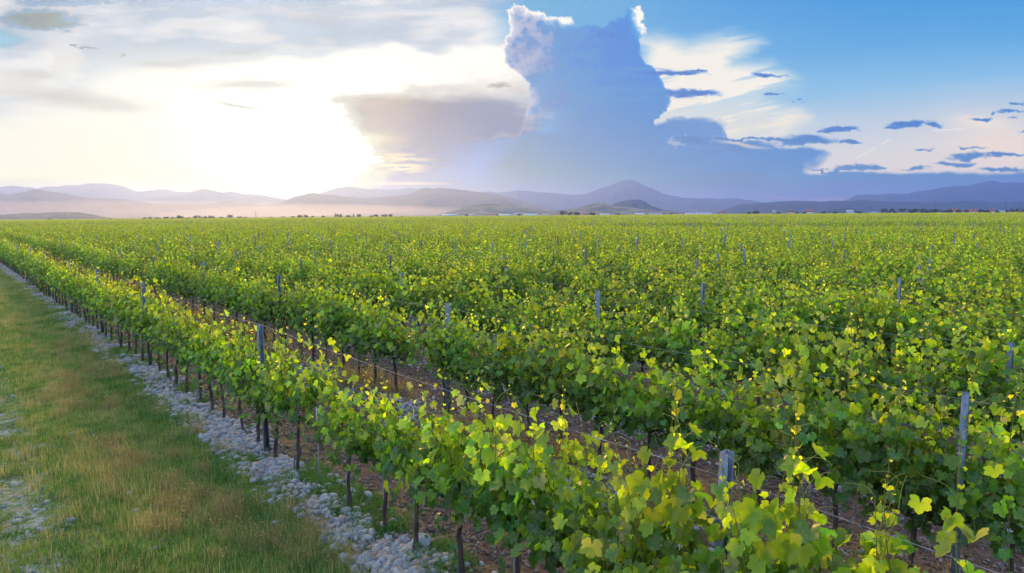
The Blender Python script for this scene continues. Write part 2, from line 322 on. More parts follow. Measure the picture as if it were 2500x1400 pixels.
# ================================================================ helpers for objects
ORD = "first second third fourth fifth sixth seventh eighth ninth tenth eleventh twelfth thirteenth fourteenth fifteenth sixteenth seventeenth eighteenth nineteenth twentieth".split()
def ordw(i):
    if i < 20: return ORD[i]
    t = (i + 1) // 10; u = (i + 1) % 10
    tens = {2: 'twenty', 3: 'thirty', 4: 'forty', 5: 'fifty', 6: 'sixty', 7: 'seventy', 8: 'eighty', 9: 'ninety'}
    if t > 9: return str(i + 1) + 'th'
    return (tens[t] + '-' + ORD[u - 1]) if u else tens[t][:-1] + 'ieth'
def tag(o, label=None, cat=None, group=None, kind=None):
    if label: o['label'] = label
    if cat: o['category'] = cat
    if group: o['group'] = group
    if kind: o['kind'] = kind
    return o
def mesh_np(name, V, Fs, mat, cols=None, smooth=False, nper=None):
    """Fs: (n,3) or (n,4) int array, or a list of such arrays"""
    me = bpy.data.meshes.new(name)
    V = np.asarray(V, np.float32)
    if not isinstance(Fs, list): Fs = [Fs]
    Fs = [np.asarray(f, np.int32) for f in Fs if len(f)]
    me.vertices.add(len(V)); me.vertices.foreach_set('co', V.ravel())
    li = np.concatenate([f.ravel() for f in Fs]); tot = np.concatenate([np.full(len(f), f.shape[1], np.int32) for f in Fs])
    st = np.concatenate([[0], np.cumsum(tot)[:-1]]).astype(np.int32)
    me.loops.add(len(li)); me.loops.foreach_set('vertex_index', li)
    me.polygons.add(len(tot)); me.polygons.foreach_set('loop_start', st)
    me.update(calc_edges=True)
    if smooth: me.polygons.foreach_set('use_smooth', np.ones(len(tot), bool))
    if cols is not None:
        a = me.color_attributes.new('tint', 'FLOAT_COLOR', 'POINT')
        c = np.ones((len(V), 4), np.float32); c[:, :3] = cols; a.data.foreach_set('color', c.ravel())
    if mat is not None: me.materials.append(mat)
    me.validate(); return me
def link(name, me, parent=None, loc=None):
    o = bpy.data.objects.new(name, me); COL.objects.link(o)
    if parent is not None: o.parent = parent
    if loc is not None: o.location = loc
    return o
class MB:
    """collects boxes, tubes and prisms into one mesh"""
    def __init__(s): s.V = []; s.Q = []; s.T = []; s.n = 0
    def add(s, V, Q=(), T=()):
        V = np.asarray(V, float)
        s.V.append(V)
        if len(Q): s.Q.append(np.asarray(Q) + s.n)
        if len(T): s.T.append(np.asarray(T) + s.n)
        s.n += len(V)
    def box(s, x0, x1, y0, y1, z0, z1):
        V = [(x, y, z) for x in (x0, x1) for y in (y0, y1) for z in (z0, z1)]
        s.add(V, [(0, 1, 3, 2), (4, 6, 7, 5), (0, 4, 5, 1), (2, 3, 7, 6), (0, 2, 6, 4), (1, 5, 7, 3)])
    def tube(s, pts, rad, k=6, caps=True):
        pts = np.asarray(pts, float); n = len(pts); rad = np.broadcast_to(rad, (n,))
        tg = np.gradient(pts, axis=0); tg /= np.linalg.norm(tg, axis=1)[:, None] + 1e-9
        ref = np.array([0, 0, 1.]) if abs(tg[0][2]) < .8 else np.array([1., 0, 0])
        a = np.cross(tg, ref); a /= np.linalg.norm(a, axis=1)[:, None] + 1e-9; c = np.cross(tg, a)
        th = np.arange(k) * 2 * math.pi / k
        V = pts[:, None] + rad[:, None, None] * (a[:, None] * np.cos(th)[None, :, None] + c[:, None] * np.sin(th)[None, :, None])
        V = V.reshape(-1, 3); Q = []
        for i in range(n - 1):
            for j in range(k):
                j2 = (j + 1) % k; Q.append((i * k + j, i * k + j2, (i + 1) * k + j2, (i + 1) * k + j))
        T = []
        if caps:
            V = np.vstack([V, pts[0], pts[-1]])
            for j in range(k):
                j2 = (j + 1) % k; T += [(n * k, j2, j), (n * k + 1, (n - 1) * k + j, (n - 1) * k + j2)]
        s.add(V, Q, T)
    def mesh(s, name, mat, smooth=False, cols=None):
        F_ = []
        if s.Q: F_.append(np.concatenate(s.Q))
        if s.T: F_.append(np.concatenate(s.T))
        return mesh_np(name, np.concatenate(s.V), F_, mat, cols, smooth)
    def build(s, name, mat, parent=None, smooth=False):
        return link(name, s.mesh(name, mat, smooth), parent)

def scatter(name, protos, P, rz, sc, idx, tilt=None):
    """one object whose points carry instances of the prototype meshes"""
    pc = bpy.data.collections.new(name + "_kinds")
    for k, me in enumerate(protos):
        o = bpy.data.objects.new("%s_kind_%02d" % (name, k), me); pc.objects.link(o)
    P = np.asarray(P, np.float32); n = len(P)
    me = bpy.data.meshes.new(name); me.vertices.add(n); me.vertices.foreach_set('co', P.ravel())
    rot = np.zeros((n, 3), np.float32); rot[:, 2] = rz
    if tilt is not None: rot[:, :2] = tilt
    s3 = np.asarray(sc, np.float32); s3 = np.repeat(s3[:, None], 3, 1) if s3.ndim == 1 else s3
    for nm, ty, dat in (('rot', 'FLOAT_VECTOR', rot), ('scl', 'FLOAT_VECTOR', s3)):
        a = me.attributes.new(nm, ty, 'POINT'); a.data.foreach_set('vector', np.ascontiguousarray(dat, np.float32).ravel())
    a = me.attributes.new('pick', 'INT', 'POINT'); a.data.foreach_set('value', np.asarray(idx, np.int32))
    o = link(name, me)
    g = bpy.data.node_groups.new(name, 'GeometryNodeTree')
    g.interface.new_socket(name='Geometry', in_out='INPUT', socket_type='NodeSocketGeometry'); g.interface.new_socket(name='Geometry', in_out='OUTPUT', socket_type='NodeSocketGeometry')
    gi = g.nodes.new('NodeGroupInput'); go = g.nodes.new('NodeGroupOutput')
    ci = g.nodes.new('GeometryNodeCollectionInfo'); ci.inputs['Collection'].default_value = pc; ci.inputs['Separate Children'].default_value = True; ci.inputs['Reset Children'].default_value = True
    ip = g.nodes.new('GeometryNodeInstanceOnPoints'); ip.inputs['Pick Instance'].default_value = True
    def at(nm, ty):
        nd = g.nodes.new('GeometryNodeInputNamedAttribute'); nd.data_type = ty; nd.inputs['Name'].default_value = nm; return [q for q in nd.outputs if q.enabled and q.name == 'Attribute'][0]
    L = g.links.new
    L(gi.outputs[0], ip.inputs['Points']); L(ci.outputs[0], ip.inputs['Instance'])
    L(at('pick', 'INT'), ip.inputs['Instance Index']); L(at('rot', 'FLOAT_VECTOR'), ip.inputs['Rotation']); L(at('scl', 'FLOAT_VECTOR'), ip.inputs['Scale'])
    L(ip.outputs[0], go.inputs[0])
    md = o.modifiers.new('scatter', 'NODES'); md.node_group = g
    return o

# ================================================================ materials
def mat(name):
    m = bpy.data.materials.new(name); m.use_nodes = True; t = m.node_tree; t.nodes.clear()
    return m, NB(t), t
def finish(t, sh, disp=None):
    o = t.nodes.new('ShaderNodeOutputMaterial'); t.links.new(sh, o.inputs[0])
def princ(b, col, rough=.7, metal=0.0, spec=.5, bump=None, bs=.3, bd=.02):
    p = b.n('ShaderNodeBsdfPrincipled')
    b.put(p.inputs['Base Color'], col if isinstance(col, bpy.types.NodeSocket) else (*col, 1)); b.put(p.inputs['Roughness'], rough); b.put(p.inputs['Metallic'], metal)
    p.inputs['Specular IOR Level'].default_value = spec
    if bump is not None:
        bn = b.n('ShaderNodeBump'); b.put(bn.inputs['Height'], bump); bn.inputs['Strength'].default_value = bs; bn.inputs['Distance'].default_value = bd
        b.nt.links.new(bn.outputs[0], p.inputs['Normal'])
    return p.outputs[0]

def leaf_material(name, trans=.5, gain=1.0):
    m, b, t = mat(name)
    at = b.n('ShaderNodeAttribute', attribute_name='tint'); oi = b.n('ShaderNodeObjectInfo'); geo = b.n('ShaderNodeNewGeometry')
    hs = b.n('ShaderNodeHueSaturation'); t.links.new(at.outputs['Color'], hs.inputs['Color'])
    b.put(hs.inputs['Hue'], b.mixf(oi.outputs['Random'], .488, .508)); b.put(hs.inputs['Value'], b.mixf(oi.outputs['Random'], .85 * gain, 1.15 * gain)); hs.inputs['Saturation'].default_value = 1.0
    nz = b.noise(geo.outputs['Position'], 40, 3, .6)
    c0 = b.mix(b.ramp(nz, .35, .7), hs.outputs[0], b.mix(.35, hs.outputs[0], (.20, .24, .03)))
    pale = b.mix(.22, c0, (.24, .34, .17))
    c1 = b.mix(geo.outputs['Backfacing'], c0, pale)
    p = princ(b, c1, .36, 0, .4, nz, .25, .006)
    tr = b.n('ShaderNodeBsdfTranslucent')
    tcx = b.n('ShaderNodeVectorMath', operation='MULTIPLY'); t.links.new(c0, tcx.inputs[0]); tcx.inputs[1].default_value = (2.45, 2.4, .6)
    t.links.new(tcx.outputs[0], tr.inputs[0])
    mx = b.n('ShaderNodeMixShader'); mx.inputs[0].default_value = trans; t.links.new(p, mx.inputs[1]); t.links.new(tr.outputs[0], mx.inputs[2])
    finish(t, mx.outputs[0]); return m
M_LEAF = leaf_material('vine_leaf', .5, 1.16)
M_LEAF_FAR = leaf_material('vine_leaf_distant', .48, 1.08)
def tint_material(name, rough, trans=0.0, tmul=(1.6, 1.6, 1)):
    m, b, t = mat(name); at = b.n('ShaderNodeAttribute', attribute_name='tint'); oi = b.n('ShaderNodeObjectInfo')
    hs = b.n('ShaderNodeHueSaturation'); t.links.new(at.outputs['Color'], hs.inputs['Color']); b.put(hs.inputs['Value'], b.mixf(oi.outputs['Random'], .75, 1.25))
    p = princ(b, hs.outputs[0], rough, 0, .3)
    if trans:
        tr = b.n('ShaderNodeBsdfTranslucent'); tx = b.n('ShaderNodeVectorMath', operation='MULTIPLY'); t.links.new(hs.outputs[0], tx.inputs[0]); tx.inputs[1].default_value = tmul; t.links.new(tx.outputs[0], tr.inputs[0])
        mx = b.n('ShaderNodeMixShader'); mx.inputs[0].default_value = trans; t.links.new(p, mx.inputs[1]); t.links.new(tr.outputs[0], mx.inputs[2]); p = mx.outputs[0]
    finish(t, p); return m
M_GRASS = tint_material('grass_blade', .6, .4)
M_TREE = tint_material('tree_leaf', .6, .25)
M_SHOOT = tint_material('green_shoot', .5, .2)
def simple(name, c0, c1, scale, rough=.8, metal=0, bs=.4, bd=.01, stretch=(1, 1, 1), spec=.4, rnd=0.0):
    m, b, t = mat(name); tc = b.n('ShaderNodeTexCoord'); v = b.scaled(tc.outputs['Object'], *stretch)
    n = b.noise(v, scale, 5, .6); c = b.mix(b.ramp(n, .35, .65), c0, c1)
    if rnd:
        oi = b.n('ShaderNodeObjectInfo'); hs = b.n('ShaderNodeHueSaturation'); t.links.new(c, hs.inputs['Color']); b.put(hs.inputs['Value'], b.mixf(oi.outputs['Random'], 1 - rnd, 1 + rnd)); c = hs.outputs[0]
    finish(t, princ(b, c, rough, metal, spec, n, bs, bd)); return m
M_BARK = simple('vine_bark', (.030, .020, .015), (.085, .062, .048), 30, .95, 0, .9, .012, (1, 1, .18))
M_CANE = simple('brown_cane', (.10, .05, .025), (.20, .11, .05), 20, .7)
M_STEEL = simple('galvanised_steel', (.075, .10, .125), (.15, .185, .215), 14, .75, .1, .15, .002, (1, 1, .3), rnd=.15)
M_STAKE = simple('weathered_stake', (.16, .19, .20), (.30, .34, .35), 12, .6, .2, .1, .002, (1, 1, .2))
M_WIRE = simple('steel_wire', (.20, .20, .20), (.38, .37, .35), 10, .6, .2, 0.01)
def stone_material(name, ca, cb, cc):
    m, b, t = mat(name); oi = b.n('ShaderNodeObjectInfo'); tc = b.n('ShaderNodeTexCoord')
    r = oi.outputs['Random']; c = b.mix(b.ramp(r, .1, .6), ca, cb); c = b.mix(b.ramp(b.m('FRACT', b.m('MULTIPLY', r, 7.3)), .7, .95), c, cc)
    n = b.noise(tc.outputs['Object'], 2.2, 6, .6); sp = b.noise(tc.outputs['Object'], 18, 2, .6)
    c = b.mix(b.ramp(n, .45, .8), c, (.14, .14, .13)); c = b.mix(b.ramp(sp, .62, .75), c, (.42, .42, .42))
    finish(t, princ(b, c, .85, 0, .3, n, .4, .05)); return m
M_STONE = stone_material('river_stone', (.12, .13, .145), (.24, .25, .26), (.27, .22, .18))
M_CLOD = stone_material('soil_stone', (.075, .045, .031), (.13, .082, .06), (.17, .14, .125))

ROW0, SP = 3.45, 3.0
def ground_material():
    m, b, t = mat('ground'); geo = b.n('ShaderNodeNewGeometry'); P = geo.outputs['Position']
    s = b.n('ShaderNodeSeparateXYZ'); t.links.new(P, s.inputs[0]); X, Y = s.outputs[0], s.outputs[1]
    w = b.m('MULTIPLY', b.m('SUBTRACT', b.noise(P, .9, 4), .5), .7); Xw = b.m('ADD', X, w)
    big = b.noise(P, .35, 4, .6); mid = b.noise(P, 2.2, 5, .6); fine = b.noise(P, 14, 5, .65); vf = b.noise(P, 70, 4, .7)
    strk = b.noise(b.scaled(P, 1.6, .35, 1), 1.0, 4)
    # grass verge
    gr = b.mix(b.ramp(fine, .35, .7), (.05, .09, .016), (.10, .15, .030))
    stw = b.mix(b.ramp(vf, .3, .7), (.13, .105, .045), (.26, .20, .09))
    verge = b.mix(b.ramp(b.m('ADD', b.m('MULTIPLY', strk, .55), b.m('MULTIPLY', mid, .45)), .45, .60), gr, stw)
    trk = b.m('ABSOLUTE', b.m('SUBTRACT', Xw, .55)); grav = b.m('MULTIPLY', b.ramp(trk, .55, .1), b.ramp(fine, .40, .62))
    verge = b.mix(b.m('MULTIPLY', grav, .75), verge, b.mix(b.ramp(vf, .3, .7), (.14, .14, .14), (.34, .35, .38)))
    # red brown soil
    soil = b.mix(b.ramp(fine, .3, .7), (.050, .028, .019), (.115, .068, .048))
    soil = b.mix(b.m('MULTIPLY', b.ramp(vf, .55, .75), .6), soil, (.22, .17, .14))
    ph = b.m('ABSOLUTE', b.m('SUBTRACT', b.m('PINGPONG', b.m('SUBTRACT', Xw, ROW0), SP / 2), 0.0))
    und = b.ramp(b.m('ADD', ph, b.m('MULTIPLY', b.m('SUBTRACT', mid, .5), 1.2)), .75, .35)
    rowc = b.mix(b.ramp(fine, .4, .65), (.060, .060, .022), (.17, .14, .06))
    rows = b.mix(b.m('MULTIPLY', und, .7), soil, rowc)
    near = b.mix(b.ramp(Xw, 3.35, 3.6), verge, rows)
    strip = b.m('MULTIPLY', b.ramp(Xw, 2.85, 3.05), b.ramp(Xw, 3.75, 3.45))
    near = b.mix(b.m('MULTIPLY', strip, .75), near, b.mix(b.ramp(fine, .35, .6), (.045, .06, .025), (.10, .09, .075)))
    # beyond the vineyard: fields and scrub
    far = b.mix(b.ramp(b.noise(P, .004, 5, .6), .4, .6), (.055, .085, .022), (.11, .12, .045))
    dist = b.m('POWER', b.m('ADD', b.m('MULTIPLY', X, X), b.m('MULTIPLY', Y, Y)), .5)
    c = b.mix(b.ramp(dist, 600, 760), near, far)
    h = b.m('ADD', b.m('MULTIPLY', fine, .7), b.m('MULTIPLY', vf, .3))
    finish(t, princ(b, c, .95, 0, .15, h, .8, .05)); return m

# ================================================================ ground
def graded(lo, a, bnd, hi, step, g=1.18):
    v = list(np.arange(a, bnd + 1e-6, step)); d = step; x = a; L = []
    while x > lo: d *= g; x -= d; L.append(x)
    d = step; x = v[-1]; Rr = []
    while x < hi: d *= g; x += d; Rr.append(x)
    return np.array(L[::-1] + v + Rr)
gx = graded(-16000, -2.0, 13.0, 16000, .055); gy = graded(-16000, 1.0, 24.0, 16000, .06)
GX, GY = np.meshgrid(gx, gy)
def ground_z(x, y):
    x = np.asarray(x, float); y = np.asarray(y, float)
    fade = sst(90, 30, np.hypot(x, y))
    z = (fbm(x / 1.6, y / 1.6, 301, 4) - .5) * .10 + (fbm(x / .22, y / .22, 311, 3) - .5) * .035
    inrow = sst(3.1, 3.7, x); ph = np.abs((x - ROW0 + SP / 2) % SP - SP / 2)
    z = z + inrow * (np.exp(-(ph / .45) ** 2) * .07 - .05 + (fbm(x / .12, y / .12, 321, 3) - .5) * .05)
    z = z - .05 * np.exp(-((x - .55) / .35) ** 2)
    return z * fade
GZ = ground_z(GX, GY)
ny, nx = GX.shape; idx = np.arange(nx * ny).reshape(ny, nx)
q = np.stack([idx[:-1, :-1], idx[:-1, 1:], idx[1:, 1:], idx[1:, :-1]], -1).reshape(-1, 4)
M_GROUND = ground_material()
gro = link('ground', mesh_np('ground', np.stack([GX, GY, GZ], -1).reshape(-1, 3), q, M_GROUND, smooth=True)); tag(gro, kind='structure')
def gz(x, y): return float(ground_z(np.array([x]), np.array([y]))[0])

# ================================================================ vine building
rng = np.random.default_rng(7)
HALF = [(0, 1.0), (9, .88), (14, .90), (22, .76), (33, .63), (43, .82), (50, .80), (58, .95), (68, .80), (76, .78), (92, .62), (104, .76), (118, .78), (128, .70), (146, .66), (164, .54), (178, .10)]
HALF_MID = [(0, 1.0), (33, .68), (58, .93), (92, .66), (122, .76), (160, .55), (180, .1)]
def leaf_template(half):
    pts = [(a, r) for a, r in half] + [(360 - a, r) for a, r in half[::-1] if 0 < a < 180]
    V = [(0, 0, 0)]
    for a, r in pts:
        th = math.radians(a); V.append((math.sin(th) * r * .58, math.cos(th) * r * .55 + 0.0, 0))
    n = len(pts); T = [(0, 1 + (i + 1) % n, 1 + i) for i in range(n)]
    return np.array(V, np.float32), np.array(T)
TPL = {0: leaf_template(HALF), 1: leaf_template(HALF_MID), 2: (np.array([(0, -.3, 0), (.5, .1, 0), (0, .58, 0), (-.5, .1, 0)], np.float32), np.array([(0, 1, 2), (0, 2, 3)]))}
def nrm(v): return v / (np.linalg.norm(v, axis=-1, keepdims=True) + 1e-9)
def leaves_mesh(pos, nor, tip, size, col, lod, rg):
    V0, T0 = TPL[lod]; n = len(pos); k = len(V0)
    nor = nrm(nor); tip = nrm(tip - nor * np.sum(tip * nor, -1, keepdims=True)); sd = np.cross(tip, nor)
    fold = rg.uniform(.02, .85, n)[:, None]; cup = rg.uniform(-.5, .8, n)[:, None]; ph = rg.uniform(0, 6.28, n)[:, None]; wv = rg.uniform(.0, .10, n)[:, None]
    x = V0[None, :, 0] * (1 - .18 * fold); y = V0[None, :, 1]; r2 = x * x + y * y
    ang = np.arctan2(V0[:, 0], V0[:, 1])[None]
    z = np.abs(x) * fold - r2 * cup * 1.2 + wv * np.sin(ang * 3 + ph) * np.sqrt(r2) * 2
    s = size[:, None, None]
    Vw = pos[:, None] + s * (x[..., None] * sd[:, None] + y[..., None] * tip[:, None] + z[..., None] * nor[:, None])
    C = np.repeat(col[:, None], k, 1)
    C = C * (1 + .22 * (np.sqrt(r2)[..., None] - .3))          # veins and centre slightly deeper
    F_ = (T0[None] + (np.arange(n) * k)[:, None, None]).reshape(-1, 3)
    return Vw.reshape(-1, 3), F_, C.reshape(-1, 3)
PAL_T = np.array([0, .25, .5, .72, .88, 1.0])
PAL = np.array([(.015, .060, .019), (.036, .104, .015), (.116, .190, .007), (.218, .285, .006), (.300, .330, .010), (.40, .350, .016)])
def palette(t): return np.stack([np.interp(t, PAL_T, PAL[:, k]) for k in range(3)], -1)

def grow_vine(rg, x0, full, lod, top=1.72, tall=.25, young_=0.0):
    """leaves and shoots of one vine centred at local y = x0; row direction is local y"""
    ns = {0: 17, 1: 14, 2: 8}[lod]; ns = max(4, int(ns * full))
    P, N, Tp, S, C = [], [], [], [], []; shoots = []
    zc = .74
    for i in range(ns):
        wy = .80 if top > 1.56 or lod else .76; y = x0 + (i + .5) / ns * wy - wy / 2 + rg.normal(0, .04); xx = rg.normal(0, .05)
        kind = rg.random()
        L = rg.uniform(.62, 1.05) * (top - zc)
        wl = 0
        up = kind < tall
        if up: L = (top - zc) + rg.uniform(.08, .62)
        droop = kind > .64
        sidex = rg.choice([-1, 1]); leanx = rg.normal(0, .15); leany = rg.normal(0, .20)
        nk = max(3, int(L / {0: .068, 1: .085, 2: .15}[lod])); ts = np.linspace(.04, 1, nk)
        if droop:
            px = xx + sidex * (.06 + .30 * np.sin(ts * 1.9)); pz = zc + .18 + L * .62 * np.sin(ts * 2.4) - ts ** 2 * .62; py = y + leany * L * ts
        else:
            px = xx + leanx * L * ts + .05 * np.sin(ts * 5 + i); pz = zc + L * ts; py = y + leany * L * ts + .04 * np.sin(ts * 4 + i * 2)
        pts = np.stack([px, py, pz], -1)
        if lod < 2: shoots.append((pts, L, kind))
        tipness = ts if not droop else ts * .55
        alt = np.where(np.arange(nk) % 2 == 0, 1, -1)
        az = rg.uniform(0, 2 * math.pi) + alt * math.pi / 2 + rg.normal(0, .6, nk)
        hor = np.stack([np.cos(az), np.sin(az) * .8, np.zeros(nk)], -1)
        above = np.clip((pz - (top - .12)) / .35, 0, 1)
        sz = rg.uniform(.085, .165, nk) * (1 - .55 * tipness ** 3) * (1 - .5 * above); sz = np.where(ts > .93, sz * .55, sz)
        pet = sz * .75
        lp = pts + hor * pet[:, None] + np.array([0, 0, -.01])
        out = hor + np.array([1., 0, 0]) * np.sign(px + hor[:, 0] * .1)[:, None] * .55
        nn = out * rg.uniform(.35, 1.1, nk)[:, None] + np.array([0, 0, 1.]) * rg.uniform(.15, .95, nk)[:, None] + rg.normal(0, .28, (nk, 3))
        tip = hor * .6 + np.array([0, 0, -1.]) * rg.uniform(.4, 1.2, nk)[:, None] + rg.normal(0, .25, (nk, 3))
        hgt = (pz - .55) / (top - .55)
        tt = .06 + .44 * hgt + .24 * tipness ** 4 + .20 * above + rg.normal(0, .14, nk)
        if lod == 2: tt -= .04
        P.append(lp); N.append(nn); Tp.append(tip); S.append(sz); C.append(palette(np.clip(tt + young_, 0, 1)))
        # lateral leaves fill the wall
        m = {0: int(nk * .95), 1: int(nk * .6), 2: 2}[lod]
        if m:
            j = rg.integers(0, max(1, int(nk * .8)), m)
            off = np.stack([rg.normal(0, .13, m), rg.normal(0, .10, m), rg.normal(-.02, .09, m)], -1)
            lp = pts[j] + off; lp[:, 2] = np.maximum(lp[:, 2], .50 + rg.uniform(0, .15, m))
            nn = np.stack([np.sign(lp[:, 0] - xx) * rg.uniform(.4, 1.3, m), rg.normal(0, .5, m), rg.uniform(.0, 1., m)], -1)
            tip = np.stack([rg.normal(0, .4, m), rg.normal(0, .4, m), -np.ones(m)], -1)
            P.append(lp); N.append(nn); Tp.append(tip); S.append(rg.uniform(.07, .155, m))
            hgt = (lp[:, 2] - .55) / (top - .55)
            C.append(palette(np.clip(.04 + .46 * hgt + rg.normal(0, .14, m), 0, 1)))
    P, N, Tp, S, C = [np.concatenate(a) for a in (P, N, Tp, S, C)]
    if lod == 2: S = S * 1.6
    if lod == 1: S = S * 1.05
    C = C * np.exp(rg.normal(0, .38, len(S)))[:, None]
    dull = rg.random(len(S)) < .035
    C[dull] = C[dull] * .4 + np.array([.22, .20, .12]) * .6
    return leaves_mesh(P, N, Tp, S, C, lod, rg), shoots

def merge(parts):
    V, F_, C = [], [], []; n = 0
    for v, f, c in parts: V.append(v); F_.append(f + n); C.append(c); n += len(v)
    return np.concatenate(V), np.concatenate(F_), np.concatenate(C)
def tube_np(pts, r0, r1, k=4):
    mb = MB(); mb.tube(pts, np.linspace(r0, r1, len(pts)), k, caps=False); return np.concatenate(mb.V), np.concatenate(mb.Q)
def trunk_mesh(name, rg, k=8, arms=True):
    mb = MB(); n = 9; zs = np.linspace(-.08, .74, n)
    sw = np.cumsum(rg.normal(0, .010, (n, 2)), 0); sw -= sw[-1] * .6
    pts = np.stack([sw[:, 0], sw[:, 1], zs], -1); r = np.linspace(.030, .020, n) * rg.uniform(.85, 1.15) * (1 + rg.normal(0, .08, n)); r[0] *= 1.3; r[-1] *= 1.35
    mb.tube(pts, r, k)
    if arms:
        for s in (-1, 1):
            ts = np.linspace(0, 1, 6); a = np.stack([pts[-1, 0] * (1 - ts) + rg.normal(0, .01, 6), pts[-1, 1] + s * ts * .36, .70 + .06 * np.sin(ts * 3) + rg.normal(0, .006, 6)], -1)
            mb.tube(a, np.linspace(.022, .012, 6), 6)
    return mb.mesh(name, M_BARK, True)
def shoots_mesh(name, shoots, rg):
    V, Q, C = [], [], []; n = 0
    def put(pts, r0, r1, c0, c1):
        nonlocal n
        v, q = tube_np(pts, r0, r1, 4); t = np.repeat(np.linspace(0, 1, len(pts)), 4)[:, None]
        V.append(v); Q.append(q + n); C.append(np.array(c0) * (1 - t) + np.array(c1) * t); n += len(v)
    for pts, L, kind in shoots:
        put(pts, .0045, .0020, (.13, .055, .03), (.20, .20, .04))
        if kind < .36:                                   # tendrils near the growing tip
            for q_ in range(3):
                p = pts[-1 - q_ * 2]; th = rg.uniform(0, 6.28); u = np.linspace(0, 1, 9)
                ln = rg.uniform(.10, .2); w = rg.uniform(3, 7)
                cv = p + np.stack([np.cos(th) * u * ln * .7 + .02 * np.sin(u * w), np.sin(th) * u * ln * .7 + .02 * np.cos(u * w) * u, u * ln * rg.uniform(.2, 1) - .05 * u ** 3], -1)
                put(cv, .0016, .0009, (.25, .28, .05), (.38, .33, .05))
    return mesh_np(name, np.concatenate(V), np.concatenate(Q), M_SHOOT, np.concatenate(C), True)

# prototypes of individual vines: 0..9 lean row-one vines, 10..21 fuller ones
KINDS = []
for k in range(22):
    rg = np.random.default_rng(100 + k); lean = k < 10
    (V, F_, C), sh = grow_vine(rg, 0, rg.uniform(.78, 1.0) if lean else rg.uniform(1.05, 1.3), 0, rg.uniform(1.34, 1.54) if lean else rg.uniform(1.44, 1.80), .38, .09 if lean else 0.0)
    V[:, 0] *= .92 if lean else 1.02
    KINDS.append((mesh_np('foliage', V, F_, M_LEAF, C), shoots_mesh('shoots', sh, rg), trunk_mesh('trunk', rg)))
MIDS, FARS = [], []
for k in range(8):
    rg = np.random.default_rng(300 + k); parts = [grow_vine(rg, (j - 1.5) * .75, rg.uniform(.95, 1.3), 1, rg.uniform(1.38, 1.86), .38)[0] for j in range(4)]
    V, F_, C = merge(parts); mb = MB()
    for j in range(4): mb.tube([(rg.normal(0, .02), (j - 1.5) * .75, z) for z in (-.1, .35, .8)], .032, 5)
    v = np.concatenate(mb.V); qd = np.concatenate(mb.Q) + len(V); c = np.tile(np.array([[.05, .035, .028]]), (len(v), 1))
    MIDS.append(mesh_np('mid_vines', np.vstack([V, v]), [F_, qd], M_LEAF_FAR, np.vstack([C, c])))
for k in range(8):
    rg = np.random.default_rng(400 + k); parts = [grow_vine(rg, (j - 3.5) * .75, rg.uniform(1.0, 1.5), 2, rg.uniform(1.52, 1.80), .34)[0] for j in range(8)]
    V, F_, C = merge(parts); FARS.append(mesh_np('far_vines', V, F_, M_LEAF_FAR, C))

# view test for a ground point
FWD = np.array([math.sin(R(YAW)), math.cos(R(YAW))]); RGT = np.array([math.cos(R(YAW)), -math.sin(R(YAW))])
def view(x, y, z=1.0):
    l = (np.stack([x, y, np.full_like(x, z - CAM_H)], -1)) @ MR
    zz = -l[..., 2]; zz = np.where(zz < .05, .05, zz)
    return 1250 + F * l[..., 0] / zz, 700 - F * l[..., 1] / zz, -l[..., 2]

# posts: row-by-row positions; the near ones read off the photograph
def post_y(row, px, topy=1.9):
    """y along the row at which the row crosses picture column px (on the vertical through the row)"""
    X = ROW0 + SP * row
    best = None
    ys = np.linspace(.3, 300, 60000); u, v, z = view(np.full_like(ys, X), ys, topy); ok = z > .3
    i = np.argmin(np.where(ok, np.abs(u - px), 1e9)); return float(ys[i])
ROWPOSTS = {}
known = {0: [1755, 637, 355, 240, 167], 1: [2362, 1088, 681], 2: [1454, 980], 3: [1717]}
PS = 6.6
for row in range(0, 240):
    X = ROW0 + SP * row
    if row in known: ys = sorted(post_y(row, p) for p in known[row])
    else:
        r_ = np.random.default_rng(row + 5); ys = [r_.uniform(0, PS)]
    while ys[0] > 0: ys.insert(0, ys[0] - PS)
    while ys[-1] < 700: ys.append(ys[-1] + PS)
    ROWPOSTS[row] = np.array(ys)
FIELD_R = 690.0
def young(x, y):
    """a block further right whose vines are still low"""
    d = np.hypot(x, y); a = np.degrees(np.arctan2(x, y)) - YAW
    return sst(84, 92, d) * sst(122, 112, d) * sst(2, 14, a)
# candidate vines
cand = []
for row in range(0, 30):
    X = ROW0 + SP * row; ys = np.arange(.35 + (row * .31) % .75, 75, .75) + np.random.default_rng(row).normal(0, .03, len(np.arange(.35 + (row * .31) % .75, 75, .75)))
    xs = np.full_like(ys, X); u, v, z = view(xs, ys, 1.2)
    ut = view(xs, ys, 2.0)[1]
    ok = (z > .8) & (u > -260) & (u < 2760) & (ut < 1560)
    for y, zz, uu_ in zip(ys[ok], z[ok], u[ok]): cand.append((float(zz), row, X, float(y), float(uu_)))
cand.sort(); NEAR_N = 296
lim = cand[NEAR_N][0]
near_v = cand[:NEAR_N]
missing = set()
